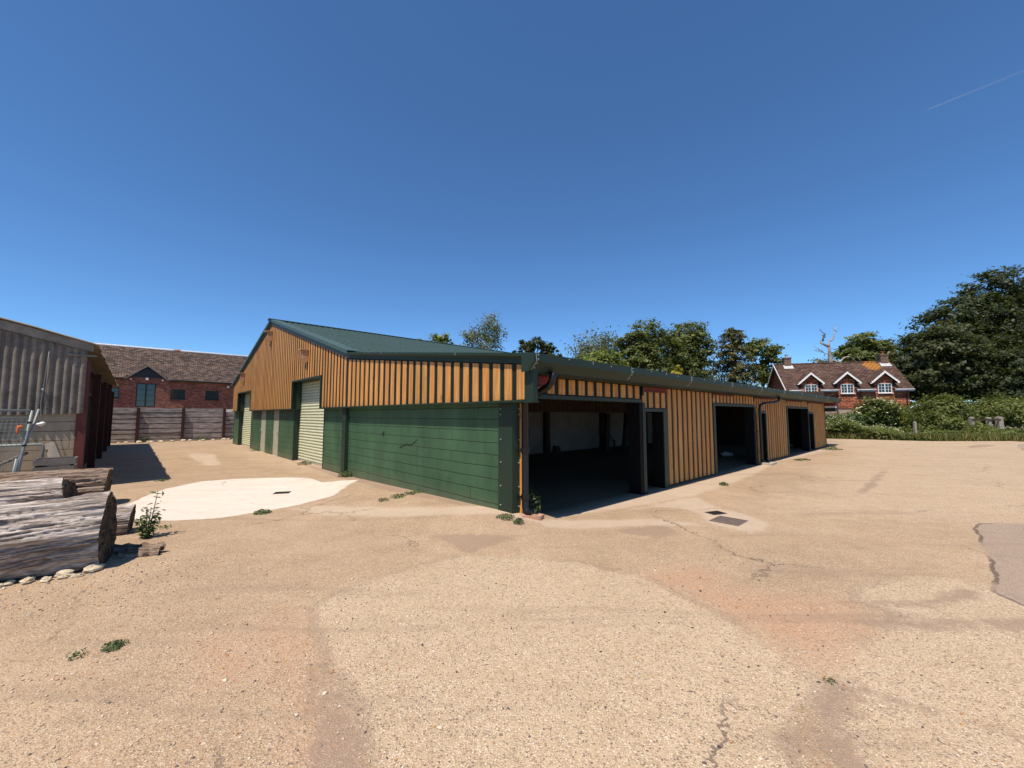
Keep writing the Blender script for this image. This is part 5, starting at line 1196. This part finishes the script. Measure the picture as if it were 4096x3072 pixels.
def tall_weed():
    t = thing('tall_weed', 'upright leafy weed with seed heads between the log end and the white cement', 'weed', (-4.93, 5.62, 0))
    Ps, Ns = [], []; mb = MB()
    for k in range(7):
        a = k * 2.4; lx, ly = math.cos(a) * .12, math.sin(a) * .12; h = [.62, .38, .3, .34, .26, .42, .22][k]
        mb.tube([(lx * .2, ly * .2, 0), (lx * .6, ly * .6, h * .5), (lx, ly, h)], [.008, .006, .003], 5)
        m = int(70 * h)
        s = rng.random(m); b = rng.random(m) * 6.28
        Ps.append(np.stack([lx * s + np.cos(b) * .055, ly * s + np.sin(b) * .055, h * s], 1)); Ns.append(np.stack([np.cos(b) * .5, np.sin(b) * .5, np.ones(m)], 1))
    mb.build('stem', M['leaf_weed'], t)
    C = np.concatenate(Ps); leaf_mesh('leaves', C, np.concatenate(Ns) + rng.normal(size=C.shape) * .3, .045 * (.6 + .8 * rng.random(len(C))), rng.random(len(C)), M['leaf_weed'], t, .32)
tall_weed()

# drain covers
def grating(label, cx, cy, rz, lx, ly, bars, mat, slope=0.5):
    z = float(gz(np.array(cx), np.array(cy)))
    t = thing('drain_grate', label, 'drain cover', (cx, cy, z), rz)
    mb = MB(); w = .025
    for a in ((-lx, lx, -ly, -ly + w), (-lx, lx, ly - w, ly), (-lx, -lx + w, -ly + w, ly - w), (lx - w, lx, -ly + w, ly - w)): mb.box(a[0], a[1], a[2], a[3], -.02, .008)
    mb.build('frame', mat, t)
    mb = MB(); p = (2 * lx - 2 * w) / bars
    for k in range(bars): mb.box(-lx + w + p * (k + .2), -lx + w + p * (k + .62), -ly + w, ly - w, -.02, .006)
    mb.build('grate_bars', mat, t)
    mb = MB(); mb.box(-lx + w, lx - w, -ly + w, ly - w, -.03, .0015); mb.build('drain_pit', M['concrete'] if bars == 11 else M['hole'], t)
grating('large diamond shaped rusty drain grating set in pale concrete', 3.385, 6.50, R(43), .22, .21, 11, M['iron'])
grating('small black drain grating just beyond the large rusty one', 3.44, 7.01, R(20), .14, .10, 9, M['ironblack'])
grating('small dark drain grating in the white cement', -4.88, 8.79, R(15), .15, .11, 8, M['ironblack'])

# ------------------------------------------------------------------ sleeper fence
sf = thing('sleeper_fence', 'tall fence of weathered grey sleepers between rusty steel posts', 'fence', (OX, OY, 0), AX)
xs = [-6.6, -4.34, -2.22, -.07, 2.1]
rs3 = random.Random(9)
for i in range(4):
    mb = MB(); a, b = xs[i], xs[i + 1]; z = -.1; n = 7; tops = 2.09 if i < 3 else 1.88
    hs = [rs3.uniform(.8, 1.2) for _ in range(n)]; S = sum(hs); 
    for k in range(n):
        h = (tops + .1) * hs[k] / S; g = rs3.uniform(.016, .04)
        z0a, z0b = z + g * .5, z + g * .5 + rs3.uniform(0, .02); z1a, z1b = z + h - g * .5 - rs3.uniform(0, .015), z + h - g * .5
        y = 28.4 + rs3.uniform(-.02, .02); N = 10
        for q in range(N):
            s0, s1 = q / N, (q + 1) / N
            w = lambda s, c: .012 * mnoise.noise(Vector((s * 5, k * 3.3 + c, i * 7)))
            lo0, lo1, hi0, hi1 = z0a + (z0b - z0a) * s0 + w(s0, 0), z0a + (z0b - z0a) * s1 + w(s1, 0), z1a + (z1b - z1a) * s0 + w(s0, 9), z1a + (z1b - z1a) * s1 + w(s1, 9)
            u0, u1 = a + (b - a) * s0, a + (b - a) * s1
            mb.hexa([(u0, y, lo0), (u1, y, lo1), (u1, y + .16, lo1), (u0, y + .16, lo0), (u0, y, hi0), (u1, y, hi1), (u1, y + .16, hi1), (u0, y + .16, hi0)], 0, rs3.random())
        z += h
    mb.box(a, b, 28.47, 28.5, -.1, tops - .12, 1)  # near-black sheet added inside the panel, paints the shade in the gaps
    mb.build('sleeper_panel', [M['sleeper'], M['hole']], sf)
for i, x in enumerate(xs):
    mb = MB(); mb.box(x - .09, x + .07, 28.24, 28.25, -.1, 2.08); mb.box(x - .02, x - .005, 28.251, 28.6, -.1, 2.06); mb.box(x - .09, x + .07, 28.6, 28.61, -.1, 2.08); mb.build('steel_post', M['rustdark'], sf)
rs4 = random.Random(3)
for k in range(16):
    u = rs4.uniform(-5.2, 1.2); v = 28.0 + rs4.uniform(-.25, .15); sz = rs4.uniform(.05, .12); x, y = W(u, v)
    mb = MB(); mb.blob((0, 0, 0), sz * 1.4, sz, sz * .7, seed=k + 50, rough=.5); o = mb.build('stone', M['stone']); o.location = (x, y, sz * .4)
    tag(o, 'pale rubble stone at the foot of the sleeper fence', 'stone', 'rubble stones below the sleeper fence')

# ------------------------------------------------------------------ brick barn with the tiled roof
bb = thing('brick_barn', 'long red brick barn with an old brown tiled roof and black windows', 'barn', (OX, OY, 0), AX)
BV = 42.0
wins = [(-2.21, -1.2, 3.07, 3.93, 3), (.26, 1.28, 3.06, 3.92, 3), (-6.45, -5.5, 3.09, 3.91, 3)]
fd = (-4.47, -3.21, 2.33, 4.36)
mb = MB()
cols = sorted([(w[0], w[1], w[2], w[3]) for w in wins] + [fd])
x = -16.0
for a, b, z0, z1 in cols:
    mb.box(x, a, BV, BV + .3, 2.2, 4.85); mb.box(a, b, BV, BV + .3, 2.2, z0); mb.box(a, b, BV, BV + .3, z1, 4.85); x = b
mb.box(x, 22, BV, BV + .3, 2.2, 4.85)
mb.build('brick_wall', M['barnbrick'], bb)
mb = MB(); mb.box(-16, 22, BV - .06, BV + .3, -.2, 2.195); mb.build('white_base', M['offwhite'], bb)
mb = MB()
for s in (0,):
    e0, e1, ze, zr = BV - .30, BV + 5.0, 4.70, 7.93
    sl = (zr - ze) / (e1 - e0)
    zc = ze + (BV + .1 - e0) * sl
    for x0, x1, ya, zA in ((-16.4, -5.18, e0, ze), (-5.18, -2.48, BV + .1, zc), (-2.48, 22.4, e0, ze)):
        mb.hexa([(x0, ya, zA), (x1, ya, zA), (x1, e1, zr), (x0, e1, zr), (x0, ya, zA + .07), (x1, ya, zA + .07), (x1, e1, zr + .07), (x0, e1, zr + .07)])
    mb.hexa([(-16.4, e1 + .001, zr), (22.4, e1 + .001, zr), (22.4, e1 + 5.5, ze), (-16.4, e1 + 5.5, ze), (-16.4, e1 + .001, zr + .07), (22.4, e1 + .001, zr + .07), (22.4, e1 + 5.5, ze + .07), (-16.4, e1 + 5.5, ze + .07)])
rf = mb.build('roof', M['barntile'], bb)
mb = MB(); mb.tube([(-16.4, e1, zr + .06), (22.4, e1, zr + .06)], .13, 8); o = mb.build('ridge_tiles', M['lead'], rf, True)
mb = MB(); mb.blob((-1.6, e1 - .02, zr + .09), .45, .13, .11, rough=.4); mb.build('lichen_patch', M['lichen'], rf)
mb = MB(); mb.tube([(-16.2, e0 - .03, ze + .0), (-5.35, e0 - .03, ze + .0)], .06, 8); mb.tube([(-2.3, e0 - .03, ze + .0), (22.2, e0 - .03, ze)], .06, 8); mb.build('gutter', M['blackpaint'], bb, True)
mb = MB(); mb.box(-16, -5.2, BV - .28, BV - .02, 4.60, 4.66); mb.box(-2.46, 22, BV - .28, BV - .02, 4.60, 4.66); mb.build('soffit', M['darkwood'], bb)
mb = MB(); mb.box(-16, -15.7, BV, BV + 10.6, 0, 4.8); mb.box(21.7, 22, BV + .31, BV + 10.6, 0, 4.8); mb.box(-16, 22, BV + 10.3, BV + 10.6, 0, 4.8); mb.box(-15.7, 21.7, BV + .31, BV + .35, 2.1, 4.8, 0); mb.build('rear_wall', M['barnbrick'], bb)
# cross gable over the tall window
ap = -3.83; zb, za = 4.60, 5.82; yg = BV - .12
mb = MB()
for s in (-1, 1):
    xe = ap + s * 1.47; back = yg + (za - zb) / sl + .5
    mb.prism([(ap, yg - .12, za), (xe, yg - .12, zb), (xe, yg - .12, zb + .10), (ap, yg - .12, za + .11)], [(ap, back + 1.2, za), (xe, yg + .25, zb), (xe, yg + .25, zb + .10), (ap, back + 1.2, za + .11)])
mb.build('cross_gable_roof', M['barntile'], bb)
mb = MB()
for s in (-1, 1): mb.prism([(ap, yg - .14, za - .02), (ap + s * 1.50, yg - .14, zb - .05), (ap + s * 1.50, yg - .14, zb + .09), (ap, yg - .14, za + .12)], [(ap, yg - .10, za - .02), (ap + s * 1.50, yg - .10, zb - .05), (ap + s * 1.50, yg - .10, zb + .09), (ap, yg - .10, za + .12)])
mb.build('barge_board', M['greyboard'], bb)
mb = MB(); mb.prism([(ap - 1.3, BV + .02, 4.72), (ap + 1.3, BV + .02, 4.72), (ap, BV + .02, za - .12)], [(ap - 1.3, BV + .06, 4.72), (ap + 1.3, BV + .06, 4.72), (ap, BV + .06, za - .12)]); mb.build('gable_boarding', M['blackpaint'], bb)
for x in (ap - 1.02, ap + 1.02): 
    mb = MB(); mb.box(x - .05, x + .05, yg - .1, BV, 4.62, 4.72); mb.build('bracket', M['offwhite'], bb)
def casement(nm, a, b, z0, z1, nx, nz, fr, parent, y, mats, d=.06, bar=.022, mull=True):
    mb = MB()
    mb.box(a, a + fr, y, y + d, z0, z1); mb.box(b - fr, b, y, y + d, z0, z1); mb.box(a + fr, b - fr, y, y + d, z0, z0 + fr); mb.box(a + fr, b - fr, y, y + d, z1 - fr, z1)
    m = (a + b) / 2
    if mull: mb.box(m - fr * .7, m + fr * .7, y, y + d, z0 + fr, z1 - fr)
    halves = [(a + fr, m - fr * .7), (m + fr * .7, b - fr)] if mull else [(a + fr, b - fr)]
    for p, q in halves:
        for k in range(1, nx): x = p + (q - p) * k / nx; mb.box(x - bar / 2, x + bar / 2, y + .008, y + d - .01, z0 + fr, z1 - fr)
        for k in range(1, nz): zz = z0 + fr + (z1 - z0 - 2 * fr) * k / nz; mb.box(p, q, y + .01, y + d - .012, zz - bar / 2, zz + bar / 2)
        mb.box(p, q, y + d * .5, y + d * .5 + .008, z0 + fr, z1 - fr, 1)
    return mb.build(nm, mats, parent)
for a, b, z0, z1, n in wins:
    w = casement('window', a, b, z0, z1, 2, 3, .06, bb, BV + .02, [M['blackpaint'], M['glass']])
    mb = MB(); N = 12
    for k in range(N):
        x0 = a - .05 + (b - a + .1) * k / N; x1 = a - .05 + (b - a + .1) * (k + .86) / N; zz = .04 * math.sin(math.pi * (k + .5) / N)
        mb.box(x0, x1, BV - .012, BV + .05, z1 + .01 + zz, z1 + .19 + zz)
    mb.build('brick_arch', M['barnbrick'], w)
    mb = MB(); mb.box(a - .05, b + .05, BV - .05, BV + .05, z0 - .07, z0 - .002); mb.build('sill', M['blackpaint'], w)
w = casement('french_window', fd[0], fd[1], fd[2], fd[3], 1, 4, .075, bb, BV + .02, [M['blackpaint'], M['glass']], .08)
mb = MB(); mb.box(fd[0] + .1, fd[0] + .5, BV + .2, BV + .22, fd[2], fd[2] + 1.0); mb.box(fd[1] - .5, fd[1] - .1, BV + .2, BV + .22, fd[2], fd[2] + 1.0); mb.build('curtain', M['white'], w)
mb = MB(); mb.box(ap - .09, ap + .09, BV - .16, BV - .051, 4.64, 4.84); mb.build('wall_lamp', M['offwhite'], bb)
mb = MB(); mb.box(1.85, 2.05, BV - .25, BV - .001, 4.22, 4.42); mb.build('alarm_box', M['lead'], bb)

# ------------------------------------------------------------------ the tile hung house
hx, hy = 37.17, 38.0
hs = thing('tile_hung_house', 'orange tile hung house with three white gabled dormers', 'house', (hx, hy, 0), R(-15))
HD = 5.6; HR = 2.8; ZE, ZR = 4.22, 6.95
mb = MB(); mb.box(-9.9, 0, 0, HD, 2.26, ZE)
for x in (-9.9, -.2): mb.prism([(x, 0, ZE + .001), (x, HD, ZE + .001), (x, HR, ZR - .1)], [(x + .2, 0, ZE + .001), (x + .2, HD, ZE + .001), (x + .2, HR, ZR - .1)])
mb.build('hung_tile_wall', M['hungtile'], hs)
mb = MB(); mb.box(-9.85, -.05, .05, HD - .05, -.2, 2.255); mb.build('brick_plinth', M['plinth'], hs)
mb = MB(); e = .28; ze = ZE - .02; sl2 = (ZR - ZE) / HR
DO = [(-8.0, -8.47, -7.42), (-4.98, -5.45, -4.40), (-1.96, -2.44, -1.37)]
xe = [-10.2] + [q for c, _, _ in DO for q in (c - .72, c + .72)] + [.28]
for k in range(0, len(xe) - 1):
    ya = -e if k % 2 == 0 else .12
    zA = ze + ya * sl2
    mb.hexa([(xe[k], ya, zA + .08), (xe[k + 1], ya, zA + .08), (xe[k + 1], HR, ZR), (xe[k], HR, ZR), (xe[k], ya, zA + .16), (xe[k + 1], ya, zA + .16), (xe[k + 1], HR, ZR + .08), (xe[k], HR, ZR + .08)])
mb.hexa([(-10.2, HR + .001, ZR), (.28, HR + .001, ZR), (.28, HD + e, ze - e * sl2 + .08), (-10.2, HD + e, ze - e * sl2 + .08), (-10.2, HR + .001, ZR + .08), (.28, HR + .001, ZR + .08), (.28, HD + e, ze - e * sl2 + .16), (-10.2, HD + e, ze - e * sl2 + .16)])
rf = mb.build('roof', M['housetile'], hs)
mb = MB(); x = -10.2
while x < .25: mb.tube([(x, HR, ZR + .06), (min(x + .44, .28), HR, ZR + .07)], .10, 8); x += .45
mb.build('ridge_tiles', M['housetile'], rf, True)
mb = MB(); import itertools
y0 = 1.75
zz = lambda y: ZE - .02 + y * sl2 + .163
pts = [(-2.7, 2.78), (-2.2, 2.66), (-1.95, 2.3), (-1.75, 2.2), (-1.62, 1.95), (-1.3, 1.88), (-1.12, 2.02), (-1.0, 2.4), (-1.02, 2.78)]
mb = MB()
for s in (-1, 1): pass
mb.prism([(-10.24, -e, ze - e * sl2 + .0), (-10.24, HR, ZR - .1), (-10.24, HR, ZR + .09), (-10.24, -e, ze - e * sl2 + .17)], [(-10.2, -e, ze - e * sl2 + .0), (-10.2, HR, ZR - .1), (-10.2, HR, ZR + .09), (-10.2, -e, ze - e * sl2 + .17)])
mb.prism([(-10.24, HR + .001, ZR - .1), (-10.24, HD + e, ze - e * sl2), (-10.24, HD + e, ze - e * sl2 + .17), (-10.24, HR + .001, ZR + .09)], [(-10.2, HR + .001, ZR - .1), (-10.2, HD + e, ze - e * sl2), (-10.2, HD + e, ze - e * sl2 + .17), (-10.2, HR + .001, ZR + .09)])
mb.build('barge_board', M['white'], hs)
DO = [(-8.0, -8.47, -7.42), (-4.98, -5.45, -4.40), (-1.96, -2.44, -1.37)]
x0 = -9.9
mb = MB(); mbf = MB()
for c, a, b in DO:
    mb.tube([(x0, -e - .06, ze - .17), (c - .74, -e - .06, ze - .17)], .055, 8); mbf = MB(); mbf.box(x0, c - .74, -e + .0, -e + .03, ze - .32, ze - .09); mbf.build('eaves_board', M['lead'], hs); x0 = c + .74
mb.tube([(c + .74, -e - .06, ze - .17), (.25, -e - .06, ze - .17)], .055, 8); mbf = MB(); mbf.box(c + .74, .25, -e, -e + .03, ze - .32, ze - .09)
mb.build('gutter', M['lead'], hs, True); mbf.build('eaves_board', M['lead'], hs)
for x in (-5.83, -3.95, -.25):
    mb = MB(); mb.tube([(x, -e - .05, ze - .2), (x, -.09, ze - .55), (x, -.09, .2)], .035, 8); mb.build('downpipe', M['blackpaint'], hs, True)
for x, pot in ((-8.95, 'lead'), (.28 - .72, 'terracotta')):
    mb = MB(); mb.box(x - .32, x + .32, HR - .32, HR + .32, ZR - .5, ZR + .66); mb.box(x - .37, x + .37, HR - .37, HR + .37, ZR + .661, ZR + .78); ch = mb.build('chimney', M['chimbrick'], rf)
    # the stack is a part of the roof, its pot and lead apron belong to the same stack
    mb = MB(); mb.tube([(x, HR, ZR + .78), (x, HR, ZR + 1.08)], [.13, .11], 10); mb.box(x - .16, x + .16, HR - .16, HR + .16, ZR + 1.081, ZR + 1.12); mb.build('chimney_pot', M[pot], rf)
    mb = MB(); zl = ZE - .02 + (HR - .42) * sl2 + .09
    mb.prism([(x - .45, HR - .62, zz(HR - .62) + .005), (x + .45, HR - .62, zz(HR - .62) + .005), (x + .42, HR - .2, zz(HR - .2) + .01), (x - .42, HR - .2, zz(HR - .2) + .01)], [(x - .45, HR - .62, zz(HR - .62) + .02), (x + .45, HR - .62, zz(HR - .62) + .02), (x + .42, HR - .2, zz(HR - .2) + .025), (x - .42, HR - .2, zz(HR - .2) + .025)])
    mb.build('lead_flashing', M['lead'], rf)
for c, a, b in DO:
    yd = -.02; ze2, za2 = 4.72, 5.76; hw = 1.08
    mb = MB(); w = .72
    mb.box(c - w, c + w, yd, .9, 3.55, 3.70); mb.box(c - w, a, yd, .9, 3.701, 4.62); mb.box(b, c + w, yd, .9, 3.701, 4.62); mb.box(a, b, yd + .25, .9, 3.701, 4.62)
    mb.prism([(c - w, yd, 4.621), (c + w, yd, 4.621), (c + w, yd, 4.95), (c, yd, za2 - .12), (c - w, yd, 4.95)], [(c - w, 2.0, 4.621), (c + w, 2.0, 4.621), (c + w, 2.0, 4.95), (c, 2.0, za2 - .12), (c - w, 2.0, 4.95)])
    dm = mb.build('dormer', M['hungtile'], hs)
    mb = MB()
    for s in (-1, 1):
        mb.prism([(c, yd - .30, za2 - .03), (c + s * hw, yd - .30, ze2 - .03), (c + s * hw, yd - .30, ze2 + .06), (c, yd - .30, za2 + .06)], [(c, 2.2, za2 - .03), (c + s * hw, 1.1, ze2 - .03), (c + s * hw, 1.1, ze2 + .06), (c, 2.2, za2 + .06)])
    mb.build('dormer_roof', M['housetile'], dm)
    mb = MB()
    for s in (-1, 1):
        mb.prism([(c, yd - .34, za2 - .14), (c + s * (hw - .1), yd - .34, ze2 - .02), (c + s * (hw + .02), yd - .34, ze2 - .07), (c + s * (hw + .02), yd - .34, ze2 + .07), (c, yd - .34, za2 + .07)], [(c, yd - .305, za2 - .14), (c + s * (hw - .1), yd - .305, ze2 - .02), (c + s * (hw + .02), yd - .305, ze2 - .07), (c + s * (hw + .02), yd - .305, ze2 + .07), (c, yd - .305, za2 + .07)])
        mb.box(c + s * hw - .14, c + s * hw + .02, yd - .335, yd - .30, ze2 - .09, ze2 - .02)
    mb.build('barge_board', M['white'], dm)
    casement('window', a, b, 3.74, 4.64, 2, 3, .045, dm, yd - .05, [M['white'], M['glass']], .07, .02)
    mb = MB(); mb.box(a - .06, b + .08, yd - .12, yd - .051, 3.68, 3.739); mb.build('sill', M['white'], dm)

# ------------------------------------------------------------------ contrail, light, sky, camera
def contrail():
    m, nt, out = new_mat('thin_vapour')
    g = nd(nt, 'ShaderNodeTexCoord').outputs['UV']
    tr = nd(nt, 'ShaderNodeBsdfTransparent'); df = nd(nt, 'ShaderNodeBsdfDiffuse', None, {'Color': (.9, .9, .9, 1)})
    a = attr(nt, 'rnd')
    mx = nd(nt, 'ShaderNodeMixShader', None, {0: a, 1: tr.outputs[0], 2: df.outputs[0]}); nt.links.new(mx.outputs[0], out.inputs[0])
    A, B = Vector((12199, 11466, 9000)), Vector((14153, 9133, 9000)); mb = MB(); N = 24
    for k in range(N):
        p, q = A.lerp(B, k / N), A.lerp(B, (k + 1) / N)
        mb.tube([p, q], [14 + 26 * k / N, 14 + 26 * (k + 1) / N], 7, r=max(.01, .09 * (1 - k / N) ** 1.1) * (.4 if k == 0 else 1), cap=False)
    o = mb.build('contrail', m); tag(o, 'faint white aircraft contrail high in the blue sky', 'contrail', kind='stuff')
contrail()

sd = Vector((-0.227, -0.417, 1.0)).normalized()
sun = bpy.data.lights.new('sun', 'SUN'); sun.energy = 4.6; sun.angle = R(.53); sun.color = (1.0, .885, .745)
so = bpy.data.objects.new('sun', sun); COL.objects.link(so); so.rotation_euler = (-sd).to_track_quat('-Z', 'Y').to_euler(); so.location = (-10, -20, 40)
w = bpy.data.worlds.new('World'); SC.world = w; w.use_nodes = True
nt = w.node_tree; bg = nt.nodes['Background']
sky = nt.nodes.new('ShaderNodeTexSky'); sky.sky_type = 'NISHITA'; sky.sun_disc = False
sky.sun_elevation = math.asin(sd.z); sky.sun_rotation = math.atan2(sd.x, sd.y) % (2 * math.pi)
sky.altitude = 0; sky.air_density = 0.75; sky.dust_density = 0.0; sky.ozone_density = 10.0
nt.links.new(mixc(nt, 1.0, sky.outputs[0], (.82, .985, 1.0, 1), 'MULTIPLY'), bg.inputs[0]); bg.inputs[1].default_value = .125

cam = bpy.data.cameras.new('camera'); co = bpy.data.objects.new('camera', cam); COL.objects.link(co)
cam.sensor_width = 36; cam.lens = 36 * 1627 / 4096; cam.clip_start = .05; cam.clip_end = 40000
co.location = (0, 0, 1.65); co.rotation_euler = (R(90) + math.atan(124 / 1627), 0, 0)
SC.camera = co
SC.view_settings.view_transform = 'Standard'; SC.view_settings.look = 'None'; SC.view_settings.exposure = 0.4; SC.view_settings.gamma = 1.0
SC.cycles.max_bounces = 8; SC.cycles.diffuse_bounces = 4; SC.cycles.transparent_max_bounces = 16
